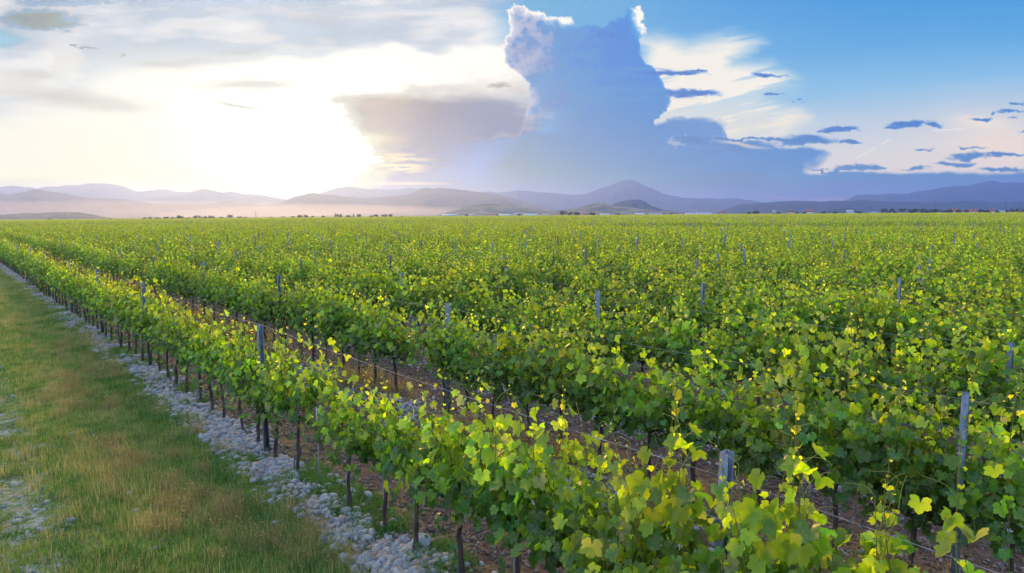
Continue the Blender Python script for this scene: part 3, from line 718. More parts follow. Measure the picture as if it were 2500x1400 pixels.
# a gap in row one where the photograph shows a bare stake
ygap = post_y(0, 812, .3)
rown = ['nearest', 'second', 'third', 'fourth', 'fifth', 'sixth', 'seventh', 'eighth', 'ninth', 'tenth', 'eleventh', 'twelfth', 'thirteenth', 'fourteenth', 'fifteenth', 'sixteenth']
def bay(row, y):
    """index among the posts that show, counted from the camera, and how many vines past it"""
    ps = ROWPOSTS[row]; u, v, z = view(np.full_like(ps, ROW0 + SP * row), ps, 1.2); vis = ps[(z > .8) & (u > 0) & (u < 2500) & (v < 1400)]
    return vis
stakes = []
SEEN = {}
near_v.sort(key=lambda c: (c[1], c[3]))
for (zz, row, X, y, uu_) in near_v:
    if row == 0 and abs(y - ygap) < .3: 
        stakes.append((row, X, y)); continue
    rg = np.random.default_rng(int(row * 1000 + y * 10)); lean = row == 0
    k = int(rg.integers(0, 10)) if lean and y > 4.2 else int(rg.integers(10, 22))
    if 0 < row < 3 and y > 5 and rg.random() < .04: continue
    root = bpy.data.objects.new('grapevine', None); COL.objects.link(root); root.empty_display_size = .2
    xo = X + rg.normal(0, .02); root.location = (xo, y, gz(xo, y)); flip = rg.random() < .5
    root.rotation_euler = (0, 0, (math.pi if flip else 0) + rg.normal(0, .06)); s = rg.uniform(.90, 1.08); root.scale = (s * rg.uniform(.95, 1.15), s, s * rg.uniform(.96, 1.07))
    vis = bay(row, y); past = vis[vis <= y]
    if row == 0 and abs(y - ROWPOSTS[0][ROWPOSTS[0] > 0][0]) < .5: root.location.x -= .13; root.scale.z *= 1.06
    if len(past):
        cnt = SEEN.get((row, len(past)), 0); SEEN[(row, len(past))] = cnt + 1
        lab = "leafy grapevine in the %s row, %s past that row's %s visible post" % (rown[row], ordw(cnt), ordw(len(past) - 1))
    else:
        cnt = SEEN.get((row, 0), 0); SEEN[(row, 0)] = cnt + 1
        lab = "leafy grapevine in the %s row before its first visible post, %s from the frame edge" % (rown[row], ordw(cnt))
    tag(root, lab, 'grapevine', 'grapevines trained along the near trellis rows')
    for nm, me in zip(('foliage', 'shoots', 'trunk'), KINDS[k]):
        o = bpy.data.objects.new(nm, me); COL.objects.link(o); o.parent = root
    if row < 2 and zz < 26 and rg.random() < .75: stakes.append((row, xo, y))
# the rest of the vineyard, past what can be counted
P, RZ, S3, IX = [], [], [], []
PF, RF, SF, IF = [], [], [], []
MID_R = 150
ys_near = {}
for (zz, row, X, y, u) in near_v: ys_near.setdefault(row, []).append(y)
for row in range(0, 240):
    X = ROW0 + SP * row
    if X > FIELD_R: break
    r_ = np.random.default_rng(9000 + row)
    y = (max(ys_near[row]) + .375 + .0) if row in ys_near else (X * .02)
    while y < FIELD_R:
        xs = np.array([X]); yc = np.array([y + 1.5]); u, v, z = view(xs, yc, 1.2); d = math.hypot(X, y)
        if d > FIELD_R: break
        if z[0] < .5 or u[0] > 2500 + 90000 / max(z[0], 1) / 3 + 60: y += 3.0; continue
        if z[0] < MID_R:
            if not (abs(y - 62 - X * .0) < 0):
                yg = float(young(np.array([X]), np.array([y]))[0])
                P.append((X + r_.normal(0, .03), y + 1.5, 0)); RZ.append(math.pi if r_.random() < .5 else 0); S3.append((r_.uniform(.95, 1.15), 1.0, r_.uniform(.94, 1.06) * (1 - .30 * yg))); IX.append(r_.integers(0, 8))
            y += 3.0
        else:
            gap = (196 < d < 203) or (330 < d < 340) or (480 < d < 492) or fbm(np.array([X / 9.]), np.array([y / 30.]), 55, 3)[0] < .27
            if not gap:
                PF.append((X + r_.normal(0, .05), y + 3.0, 0)); RF.append(math.pi if r_.random() < .5 else 0); SF.append((r_.uniform(.95, 1.2), 1.0, r_.uniform(.92, 1.08))); IF.append(r_.integers(0, 8))
            y += 6.0
# vines of near rows that lie in front of the frame still shade the others
vs = scatter('vineyard_rows', MIDS + FARS, P + PF, np.array(RZ + RF), np.array(S3 + SF), np.array(IX + [i + 8 for i in IF]))
tag(vs, 'endless green vineyard rows stretching away to the horizon', 'vineyard', kind='stuff')

# ---------------------------------------------------------------- stakes beside the trunks
mb = MB(); mb.tube([(0, 0, -.1), (.004, .003, .45), (0, 0, 1.0)], .0085, 6); ST_ME = mb.mesh('stake', M_STAKE)
cnts = {}
for (row, x, y) in stakes:
    r_ = np.random.default_rng(int(y * 77 + row)); c = cnts.get(row, 0); cnts[row] = c + 1
    o = link('vine_stake', ST_ME, None, (x + r_.uniform(-.03, .05), y + r_.uniform(.05, .10), gz(x, y))); o.rotation_euler = (r_.normal(0, .03), r_.normal(0, .03), 0)
    tag(o, "thin grey stake by a trunk of the %s row, %s from the near end" % (rown[row], ordw(c)), 'stake', 'thin stakes beside the vine trunks')

# ---------------------------------------------------------------- trellis posts
def post_mesh(h=2.02):
    # open channel section with lips, punched with hook notches
    w, d, t = .037, .034, .003; mb = MB()
    mb.box(-w, w, d - t, d, -.15, h - .13)                       # web
    for s in (-1, 1):
        xa, xb = (s * w, s * (w - t)); xa, xb = min(xa, xb), max(xa, xb)
        mb.box(xa, xb, -.5 * d, d - t, -.15, h - .13)             # flange
        la, lb = s * (w - t), s * (w - .012); la, lb = min(la, lb), max(la, lb)
        mb.box(la, lb, -.5 * d, -.5 * d + t, -.15, h - .13)       # lip
    return mb.mesh('post', M_STEEL)
def hook_mesh():
    mb = MB()
    for s in (-1, 1): mb.tube([(s * .037, .0, 0), (s * .050, .0, -.004), (s * .050, 0, .016)], .0035, 5)
    return mb.mesh('wire_hook', M_STEEL)
POST_ME, HOOK_ME = post_mesh(), hook_mesh()
TOPZ = 1.90
pl = []
for row in range(0, 60):
    X = ROW0 + SP * row
    for y in ROWPOSTS[row]:
        u, v, z = view(np.array([X]), np.array([y]), 1.9)
        if z[0] > .8 and -30 < u[0] < 2530 and v[0] < 1400: pl.append((float(z[0]), row, X, float(y)))
pl.sort(); PN = 290; plim = pl[PN][0] if len(pl) > PN else 1e9
order = {}
for (z, row, X, y) in sorted(pl[:PN], key=lambda c: (c[1], c[3])):
    r_ = np.random.default_rng(int(y * 31 + row * 7)); c = order.get(row, 0); order[row] = c + 1
    rw = rown[row] if row < len(rown) else ordw(row)
    root = bpy.data.objects.new('trellis_post', None); COL.objects.link(root); root.location = (X, y, gz(X, y)); root.rotation_euler = (r_.normal(0, .012), r_.normal(0, .015), r_.choice([0, math.pi]) + r_.normal(0, .1))
    if row == 1 and c == 0: root.rotation_euler = (0, -.03, .2)
    root.scale = (1, 1, r_.uniform(.98, 1.03))
    tag(root, "grey galvanised steel trellis post in the %s row, %s visible from the near end" % (rw, ordw(c)), 'post', 'steel trellis posts standing in the vine rows')
    o = bpy.data.objects.new('post', POST_ME); COL.objects.link(o); o.parent = root
    if z < 14:
        for hz in (1.80, 1.62, 1.44, 1.2, .74):
            o = bpy.data.objects.new('wire_hook', HOOK_ME); COL.objects.link(o); o.parent = root; o.location = (0, 0, hz)
PP = []
for row in range(0, 230):
    X = ROW0 + SP * row
    for y in ROWPOSTS[row]:
        u, v, z = view(np.array([X]), np.array([y]), 1.9)
        if z[0] > plim and -30 < u[0] < 2600 and math.hypot(X, y) < 330: PP.append((X, y, 0))
fp = scatter('distant_trellis_posts', [POST_ME], PP, np.zeros(len(PP)), np.tile(np.array([[1.0, 1.0, 1.04]]), (len(PP), 1)), np.zeros(len(PP), int))
tag(fp, 'hundreds of tiny grey posts sticking out of the far vine rows', 'posts', kind='stuff')

# ---------------------------------------------------------------- trellis wires
def wire(row, z, off, label):
    X = ROW0 + SP * row + off; ps = ROWPOSTS[row]; ps = ps[ps < 75]
    mb = MB(); pts = []
    for a, c in zip(ps[:-1], ps[1:]):
        for t in np.linspace(0, 1, 7)[:-1]:
            pts.append((X + .0, a + (c - a) * t, z - .045 * 4 * t * (1 - t)))
    mb.tube(pts, .0014, 5)
    # twisted joins: short barbs wound round the wire
    r_ = np.random.default_rng(row * 10 + int(z * 100))
    for a in ps[:6]:
        for k in range(3):
            y0 = a + r_.uniform(-2.8, 2.8); n = 22; L = r_.uniform(.08, .3); u = np.linspace(0, 1, n); tt = (y0 - a) / PS % 1
            zz = z - .045 * 4 * tt * (1 - tt)
            mb.tube(np.stack([X + .006 * np.cos(u * 40 * L / .2), y0 + u * L, zz + .006 * np.sin(u * 40 * L / .2)], -1), .0018, 4)
    o = mb.build('trellis_wire', M_WIRE, smooth=True); tag(o, label, 'wire', 'steel wires strung along the vine rows')
for row in range(5):
    nm = rown[row]
    wire(row, TOPZ - .07, .042, "topmost thin steel wire strung along the %s vine row" % nm)
    wire(row, TOPZ - .30, -.042, "second steel wire from the top of the %s vine row" % nm)
    wire(row, .745, .042, "lowest steel wire carrying the vine arms of the %s row" % nm)

# ================================================================ stones, clods, grass
def ico(sub):
    t = (1 + 5 ** .5) / 2
    V = [(-1, t, 0), (1, t, 0), (-1, -t, 0), (1, -t, 0), (0, -1, t), (0, 1, t), (0, -1, -t), (0, 1, -t), (t, 0, -1), (t, 0, 1), (-t, 0, -1), (-t, 0, 1)]
    T = [(0, 11, 5), (0, 5, 1), (0, 1, 7), (0, 7, 10), (0, 10, 11), (1, 5, 9), (5, 11, 4), (11, 10, 2), (10, 7, 6), (7, 1, 8), (3, 9, 4), (3, 4, 2), (3, 2, 6), (3, 6, 8), (3, 8, 9), (4, 9, 5), (2, 4, 11), (6, 2, 10), (8, 6, 7), (9, 8, 1)]
    V = [np.array(v) / np.linalg.norm(v) for v in V]
    for _ in range(sub):
        mid = {}; T2 = []
        def mp(a, c):
            k = (min(a, c), max(a, c))
            if k not in mid: m_ = V[a] + V[c]; V.append(m_ / np.linalg.norm(m_)); mid[k] = len(V) - 1
            return mid[k]
        for a, c, e in T:
            p, q_, r_ = mp(a, c), mp(c, e), mp(e, a); T2 += [(a, p, r_), (c, q_, p), (e, r_, q_), (p, q_, r_)]
        T = T2
    return np.array(V), np.array(T)
def rock(name, seed, sub, m, rough=.12, flat=.62):
    V, T = ico(sub); r_ = np.random.default_rng(seed); o = r_.uniform(0, 50, 3)
    n = (fbm(V[:, 0] * 1.1 + o[0] + V[:, 2], V[:, 1] * 1.1 + o[1] - V[:, 2] * .7, seed, 3) - .5) * 2 * rough * 2.5
    V = V * (1 + n)[:, None] * np.array([1, r_.uniform(.65, .9), r_.uniform(flat * .75, flat * 1.15)])
    return mesh_np(name, V, T, m, smooth=True)
STN = [rock('stone', 500 + k, 3, M_STONE) for k in range(8)]
PEB = [rock('pebble', 520 + k, 1, M_STONE, .15) for k in range(6)]
CLD = [rock('clod', 540 + k, 1, M_CLOD, .45, .8) for k in range(6)]
# the larger stones of the strip: things of their own
r_ = np.random.default_rng(77); big = []
def stone_density(x, y):
    c = fbm(x / .55, y / .8, 601, 4); return sst(.40, .56, c)
tries = 0
while len(big) < 255 and tries < 40000:
    tries += 1
    y = 3.6 + 17 * r_.random() ** 1.4; x = np.clip(r_.normal(3.24, .19), 2.85, 3.75)
    if stone_density(np.array([x]), np.array([y]))[0] < r_.random() * .9: continue
    s = r_.uniform(.044, .085) * (1.4 if r_.random() < .16 else 1) * (.85 + y * .01)
    if any(abs(x - a) < .9 * (s + c) and abs(y - e) < .9 * (s + c) for a, e, c in big): continue
    u, v, z = view(np.array([x]), np.array([y]), 0.0)
    if z[0] < 1 or u[0] < -20 or u[0] > 2500 or v[0] > 1420: continue
    big.append((float(x), float(y), float(s)))
for i in range(28):                                             # a few further in, beneath the second row
    x = r_.normal(5.9, .35); y = r_.uniform(3.5, 14); big.append((float(x), float(y), float(r_.uniform(.035, .06))))
vis0 = bay(0, 0)
vy0 = np.array(sorted(y for (_, row, _, y, _) in near_v if row == 0)); vy1 = np.array(sorted(y for (_, row, _, y, _) in near_v if row == 1))
used = {}
big.sort(key=lambda c: c[1])
for i, (x, y, s) in enumerate(big):
    o = link('river_stone', STN[i % 8], None, (x, y, gz(x, y) + s * .16)); o.rotation_euler = (r_.normal(0, .25), r_.normal(0, .25), r_.uniform(0, 6.28)); o.scale = (s, s, s)
    row = 0 if x < 4.5 else 1; arr = (vy0, vy1)[row]; k = int(np.argmin(np.abs(arr - y))); side_ = 'grassy' if x < ROW0 - .3 else ('soil' if x > ROW0 + .05 else 'stony')
    szw = 'large' if s > .065 else ('small' if s < .043 else 'medium')
    key = (row, k, side_, szw); c = used.get(key, 0); used[key] = c + 1
    lab = "%s rounded grey stone, %s side of the %s row's %s trunk" % (szw, side_, rown[row], ordw(k))
    if c: lab = "%s rounded grey stone, %s beyond it on %s side of the %s row's %s trunk" % (szw, ordw(c), side_, rown[row], ordw(k))
    tag(o, lab, 'stone', 'rounded river stones strewn along the vine rows')

def pts_in(n, xf, yf, dens, seed, umax=2560):
    r_ = np.random.default_rng(seed); x = xf(r_, n); y = yf(r_, n); keep = r_.random(n) < dens(x, y)
    x, y = x[keep], y[keep]; u, v, z = view(x, y, 0.0); ok = (z > 1) & (u > -60) & (u < umax) & (v < 1480)
    return x[ok], y[ok]
# pebbles
xs, ys = [], []
x, y = pts_in(64000, lambda r, n: np.clip(r.normal(3.24, .18, n), 2.6, 3.85), lambda r, n: 3.3 + 60 * r.random(n) ** 1.8, lambda x, y: .12 + .88 * stone_density(x, y), 701); xs.append(x); ys.append(y)
x, y = pts_in(3600, lambda r, n: r.uniform(-1.5, 2.7, n), lambda r, n: 4 + 30 * r.random(n) ** 1.5, lambda x, y: .03 + .97 * np.exp(-((x - .5) / .34) ** 2) * sst(.38, .54, fbm(x / .7, y / .9, 611, 3)), 702); xs.append(x); ys.append(y)
for rw in range(1, 5):
    x, y = pts_in(15000, lambda r, n: r.normal(ROW0 + SP * rw - .55, .42, n), lambda r, n: 1 + 32 * r.random(n) ** 1.4, lambda x, y: .1 + .9 * stone_density(x, y), 710 + rw); xs.append(x); ys.append(y)
x = np.concatenate(xs); y = np.concatenate(ys); n = len(x); r_ = np.random.default_rng(71)
s = r_.uniform(.012, .038, n) * (.8 + 1.1 * r_.random(n) ** 3)
pb = scatter('pebbles', PEB, np.stack([x, y, ground_z(x, y) + s * .12], -1), r_.uniform(0, 6.28, n), s, r_.integers(0, 6, n), r_.normal(0, .3, (n, 2)))
tag(pb, 'countless small grey pebbles along the foot of the vine rows', 'pebbles', kind='stuff')
# clods of red soil
xs, ys = [], []
for rw in range(0, 6):
    x, y = pts_in(34000 if rw < 2 else 15000, lambda r, n: r.uniform(ROW0 + SP * rw + .0, ROW0 + SP * rw + 2.3, n), lambda r, n: .5 + 34 * r.random(n) ** 1.4, lambda x, y: .25 + .75 * sst(.4, .6, fbm(x / .3, y / .3, 621, 3)), 720 + rw); xs.append(x); ys.append(y)
x = np.concatenate(xs); y = np.concatenate(ys); n = len(x); s = r_.uniform(.007, .026, n) * np.where(r_.random(n) < .05, 1.8, 1)
cb = scatter('soil_clods', CLD, np.stack([x, y, ground_z(x, y) + s * .15], -1), r_.uniform(0, 6.28, n), s, r_.integers(0, 6, n), r_.normal(0, .4, (n, 2)))
tag(cb, 'crumbly red brown clods and grit of the worked soil', 'soil', kind='stuff')

def clump(name, seed, nb, hmin, hmax, spread, wid, c0, c1, lean=.5, heads=0):
    r_ = np.random.default_rng(seed); V, Q, T, C = [], [], [], []; n = 0
    for i in range(nb):
        p = np.array([r_.normal(0, spread), r_.normal(0, spread), -.01]); h = r_.uniform(hmin, hmax); a = r_.uniform(0, 6.28); d = np.array([math.cos(a), math.sin(a), 0]); sd_ = np.array([-d[1], d[0], 0])
        L = lean * r_.uniform(.2, 1); ts = [0, .35, .7, 1]; w = wid * r_.uniform(.7, 1.3); cc = np.array(c0) + (np.array(c1) - np.array(c0)) * r_.random()
        vs_ = []
        for t_ in ts:
            ctr = p + d * (L * h * t_ ** 1.8) + np.array([0, 0, h * t_ * (1 - .25 * L * t_)]); ww = w * (1 - t_ * .9) ; vs_ += [ctr - sd_ * ww, ctr + sd_ * ww]
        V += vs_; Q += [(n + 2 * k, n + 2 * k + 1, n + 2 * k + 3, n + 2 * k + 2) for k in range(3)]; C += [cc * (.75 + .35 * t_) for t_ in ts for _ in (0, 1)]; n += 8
        if heads and r_.random() < heads:
            tp = vs_[-1]
            for k in range(3):
                o_ = r_.normal(0, .006, 3); V += [tp + o_, tp + o_ + sd_ * .006 + np.array([0, 0, .012]), tp + o_ + np.array([0, 0, .028]), tp + o_ - sd_ * .006 + np.array([0, 0, .012])]; Q.append((n, n + 1, n + 2, n + 3)); C += [cc * 1.1] * 4; n += 4
    return mesh_np(name, np.array(V), np.array(Q), M_GRASS, np.array(C))
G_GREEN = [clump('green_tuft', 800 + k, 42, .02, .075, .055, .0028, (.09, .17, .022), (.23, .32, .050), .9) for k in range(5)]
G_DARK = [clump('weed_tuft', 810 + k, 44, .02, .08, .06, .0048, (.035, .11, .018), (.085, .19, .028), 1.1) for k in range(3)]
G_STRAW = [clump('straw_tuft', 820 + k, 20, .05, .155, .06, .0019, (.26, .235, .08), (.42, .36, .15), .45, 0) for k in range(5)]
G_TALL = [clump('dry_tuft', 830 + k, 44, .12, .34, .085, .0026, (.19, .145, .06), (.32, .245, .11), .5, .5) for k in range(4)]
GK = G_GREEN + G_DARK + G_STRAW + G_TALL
gxs, gys, gsc, gix = [], [], [], []
r_ = np.random.default_rng(88)
def addg(x, y, sc, ix): gxs.append(x); gys.append(y); gsc.append(sc); gix.append(ix)
def strawness(x, y): return sst(.44, .58, fbm(x / .8 + 3, y / 2.2, 631, 4) * .6 + fbm(x / .35, y / .6, 641, 3) * .4)
def cover(x, y): return 1 - .86 * np.exp(-((x - .5) / .36) ** 2) * sst(.36, .52, fbm(x / .7, y / .9, 611, 3))
yf = lambda r, n: 3.8 + 66 * r.random(n) ** 2.0
x, y = pts_in(62000, lambda r, n: r.uniform(-3.5, 3.1, n), yf, lambda x, y: cover(x, y) * sst(3.2, 2.7, x + (fbm(x, y / .8, 645, 3) - .5) * .6), 731)
st = strawness(x, y); isS = r_.random(len(x)) < .15 + st * .36
addg(x, y, r_.uniform(.7, 1.35, len(x)) * (1 + np.clip(y - 14, 0, 60) * .012), np.where(isS, 8 + r_.integers(0, 5, len(x)), np.where(r_.random(len(x)) < .25, 5 + r_.integers(0, 3, len(x)), r_.integers(0, 5, len(x)))))
# weeds on the edge of the stones
x, y = pts_in(12000, lambda r, n: r.uniform(2.4, 3.75, n), lambda r, n: 3.4 + 40 * r.random(n) ** 1.7, lambda x, y: sst(.44, .58, fbm(x / .5, y / .6, 651, 4)), 732); addg(x, y, r_.uniform(.7, 1.4, len(x)), 5 + r_.integers(0, 3, len(x)))
x, y = pts_in(900, lambda r, n: r.normal(2.2, .4, n), lambda r, n: 4 + 20 * r.random(n) ** 1.7, lambda x, y: strawness(x, y), 735); addg(x, y, r_.uniform(.5, .8, len(x)), 13 + r_.integers(0, 4, len(x)))
# dry tufts under the further rows
for rw in range(1, 7):
    x, y = pts_in(2600, lambda r, n: r.normal(ROW0 + SP * rw - .25, .30, n), lambda r, n: .5 + 36 * r.random(n) ** 1.3, lambda x, y: sst(.42, .60, fbm(x / .6, y / .9, 661, 4)), 740 + rw); addg(x, y, r_.uniform(.6, 1.15, len(x)), np.where(r_.random(len(x)) < .25, r_.integers(5, 8, len(x)), 13 + r_.integers(0, 4, len(x))))
x = np.concatenate(gxs); y = np.concatenate(gys); n = len(x)
gs = scatter('grass', GK, np.stack([x, y, ground_z(x, y)], -1), r_.uniform(0, 6.28, n), np.concatenate(gsc), np.concatenate(gix))
tag(gs, 'short green and straw coloured grass on the verge and between rows', 'grass', kind='stuff')

# ================================================================ hills
def hill_material(name, c0, c1, c2, scale):
    m, b, t = mat(name); geo = b.n('ShaderNodeNewGeometry'); P = geo.outputs['Position']
    n = b.noise(P, scale, 6, .6); n2 = b.noise(P, scale * 9, 4, .6)
    c = b.mix(b.ramp(n, .4, .62), c0, c1); c = b.mix(b.ramp(n2, .52, .66), c, c2)
    finish(t, princ(b, c, 1, 0, .1)); return m
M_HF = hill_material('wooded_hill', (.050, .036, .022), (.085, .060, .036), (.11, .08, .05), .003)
M_HB = hill_material('haze_tinted_wooded_hill', (.006, .020, .040), (.010, .030, .055), (.018, .038, .055), .002)  # blue of the distant haze put into the woods' base colour
M_HN = hill_material('scrub_hill', (.040, .050, .030), (.14, .125, .085), (.025, .035, .018), .014)
def hills(name, pts, D, depth, m, seed, amp=.05, fall=0.0):
    pts = np.array(pts, float); n = 360; px = np.linspace(pts[0, 0], pts[-1, 0], n)
    # monotone smooth interpolation of the skyline
    py = np.interp(px, pts[:, 0], pts[:, 1]); k = 5; ker = np.ones(k) / k; py = np.convolve(np.pad(py, k // 2, mode='edge'), ker, 'valid') + (fbm(px / 34, px * 0 + seed, seed + 2, 5) - .5) * 5
    top = np.array([at_dist(a, c, D) for a, c in zip(px, py)])
    Hh = np.maximum(top[:, 2], 0); dirs = top[:, :2] / D; M_ = 34; V = []
    fade = np.minimum(sst(0, 1, np.arange(n) / 10), sst(0, 1, (n - 1 - np.arange(n)) / 10))
    rr = np.linspace(-1, 1, M_)
    for j, r in enumerate(rr):
        prof = max(0, (1 - abs(r) ** 1.25)); dist = D + r * depth
        xy = dirs * dist; nz = fbm(xy[:, 0] / (depth * .28), xy[:, 1] / (depth * .28), seed, 5) - .5; rg_ = np.abs(fbm(xy[:, 0] / (depth * .13), xy[:, 1] / (depth * .13), seed + 9, 4) - .5) * 2
        env = 4 * prof * (1 - prof)
        hz = Hh * prof * (dist / D if r < 0 else 1) + env * Hh.max() * (nz * .55 - rg_ * .28) * .7
        cap = (Hh - CAM_H) * dist / D * .97 + CAM_H
        hz = np.where(abs(r) < .04, hz, np.minimum(hz, cap * (1 if r > 0 else 1))) + prof * (fbm(xy[:, 0] / 40, xy[:, 1] / 40, seed + 5, 3) - .5) * D * .0009
        V.append(np.stack([xy[:, 0], xy[:, 1], hz * fade - 3 * (1 - prof) - 1], -1))
    V = np.array(V).reshape(-1, 3); idx = np.arange(M_ * n).reshape(M_, n)
    q = np.stack([idx[:-1, :-1], idx[:-1, 1:], idx[1:, 1:], idx[1:, :-1]], -1).reshape(-1, 4)
    o = link(name, mesh_np(name, V, q, m, smooth=True)); tag(o, kind='structure'); return o
hills('hills', [(-160, 512), (-60, 505), (0, 468), (21, 473), (86, 460), (144, 471), (224, 482), (304, 486), (368, 495), (432, 498), (496, 498), (520, 496), (550, 489), (592, 497), (608, 495), (640, 500), (688, 494), (710, 485), (740, 474), (762, 469), (800, 475), (850, 482), (925, 482), (1000, 474), (1022, 464), (1040, 456), (1056, 460), (1068, 456), (1100, 459), (1150, 465), (1200, 473), (1232, 478), (1268, 489), (1316, 503), (1360, 514), (1400, 524)], 5200, 1500, M_HF, 11)
hills('hills', [(280, 500), (336, 486), (384, 481), (422, 478), (464, 470), (499, 459), (525, 466), (544, 471), (563, 467), (592, 474), (624, 475), (656, 479), (704, 487), (760, 500)], 7600, 1200, M_HF, 12)
hills('mountains', [(-160, 470), (-60, 460), (0, 455), (32, 451), (64, 458), (90, 460), (112, 455), (154, 452), (192, 452), (221, 446), (243, 445), (288, 452), (336, 468), (374, 463), (400, 461), (432, 468), (464, 468), (544, 480), (608, 473), (680, 488), (720, 510)], 8700, 1500, M_HF, 13)
hills('mountains', [(740, 490), (790, 470), (820, 459), (855, 453), (900, 460), (950, 461), (1020, 459), (1100, 462), (1200, 475), (1260, 500)], 8200, 1200, M_HF, 14)
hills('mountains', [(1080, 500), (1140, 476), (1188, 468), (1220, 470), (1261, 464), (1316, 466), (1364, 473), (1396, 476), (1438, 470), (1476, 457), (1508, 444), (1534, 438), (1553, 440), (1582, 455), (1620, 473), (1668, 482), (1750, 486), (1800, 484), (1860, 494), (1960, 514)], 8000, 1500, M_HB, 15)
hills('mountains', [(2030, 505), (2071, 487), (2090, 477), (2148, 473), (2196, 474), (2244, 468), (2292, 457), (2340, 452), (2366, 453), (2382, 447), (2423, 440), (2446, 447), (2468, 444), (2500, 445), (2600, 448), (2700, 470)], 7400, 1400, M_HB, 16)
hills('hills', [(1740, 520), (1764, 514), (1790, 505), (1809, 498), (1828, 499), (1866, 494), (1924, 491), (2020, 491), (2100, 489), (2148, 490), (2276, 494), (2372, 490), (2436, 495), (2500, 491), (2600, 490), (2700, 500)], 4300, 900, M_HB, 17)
hills('hills', [(-140, 530), (-60, 527), (0, 525), (64, 521), (128, 517), (179, 516), (224, 523), (272, 532)], 2300, 350, M_HN, 18)
hills('hills', [(1060, 525), (1090, 518), (1118, 510), (1150, 502), (1178, 497), (1220, 497), (1268, 505), (1316, 513), (1350, 514), (1380, 512), (1418, 505), (1454, 495), (1470, 494), (1500, 502), (1560, 508), (1620, 515), (1680, 522)], 2700, 420, M_HN, 19)
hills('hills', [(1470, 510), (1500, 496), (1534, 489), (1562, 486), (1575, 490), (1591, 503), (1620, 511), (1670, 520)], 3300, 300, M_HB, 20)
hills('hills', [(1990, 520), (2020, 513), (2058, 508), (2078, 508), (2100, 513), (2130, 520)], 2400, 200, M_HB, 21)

# ================================================================ village strip beyond the field
def flat_mat(name, c, rough=.85):
    m, b, t = mat(name); geo = b.n('ShaderNodeNewGeometry'); n = b.noise(geo.outputs['Position'], .6, 4, .6)
    finish(t, princ(b, b.mix(b.ramp(n, .35, .7), c, tuple(v * .82 for v in c)), rough, 0, .2)); return m
M_WALLS = {'white': flat_mat('white_render', (.66, .65, .62)), 'cream': flat_mat('cream_render', (.55, .50, .42)), 'grey': flat_mat('grey_render', (.40, .42, .45)), 'green': flat_mat('pale_green_sheet', (.42, .52, .48))}
M_ROOFS = {'red': flat_mat('red_tiles', (.36, .085, .05)), 'white': flat_mat('white_sheet', (.62, .64, .66), .5), 'brown': flat_mat('brown_tiles', (.20, .10, .07)), 'grey': flat_mat('grey_sheet', (.33, .36, .40), .5)}
M_PANE = flat_mat('window_glass', (.04, .05, .07), .2); M_DOOR = flat_mat('dark_door', (.10, .08, .07))
def building(px, wpx, hpx, D, wall, roof, label, shed=False):
    p = at_dist(px, 520, D); w = wpx * D / F; h = max(2.6, hpx * D / F); d = min(w * .8, 14)
    root = bpy.data.objects.new('shed' if shed else 'house', None); COL.objects.link(root); root.location = (p[0], p[1], -.02); root.rotation_euler = (0, 0, -math.atan2(p[0], p[1]) + R((px * 7) % 30 - 15))
    tag(root, label, 'shed' if shed else 'house', 'low sheds beyond the vineyard' if shed else 'village houses beyond the vineyard')
    wh = h * (.75 if shed else .62); mb = MB(); mb.box(-w / 2, w / 2, -d / 2, d / 2, -.5, wh); mb.build('wall', M_WALLS[wall], root)
    e = .4; mb = MB(); V = [(-w / 2 - e, -d / 2 - e, wh + .003), (w / 2 + e, -d / 2 - e, wh + .003), (w / 2 + e, d / 2 + e, wh + .003), (-w / 2 - e, d / 2 + e, wh + .003), (-w / 2 - e, 0, h), (w / 2 + e, 0, h)]
    mb.add(V, [(0, 1, 5, 4), (2, 3, 4, 5), (3, 2, 1, 0)], [(0, 4, 3), (1, 2, 5)]); rf = mb.build('roof', M_ROOFS[roof], root)
    if not shed:
        mb = MB(); mb.box(w * .2, w * .2 + .7, -.9, -.2, h - 1.2, h + .7); mb.build('chimney', M_WALLS['grey'], rf)
    nw = max(2, min(6, int(w / 3.2)))
    for k in range(nw):
        cx = -w / 2 + (k + .5) * w / nw; mb = MB()
        if k == nw // 2: mb.box(cx - .6, cx + .6, -d / 2 - .05, -d / 2 + .02, 0, min(2.2, wh * .8)); mb.build('door', M_DOOR, root)
        else: mb.box(cx - .6, cx + .6, -d / 2 - .05, -d / 2 + .02, wh * .4, wh * .72); mb.build('window', M_PANE, root)
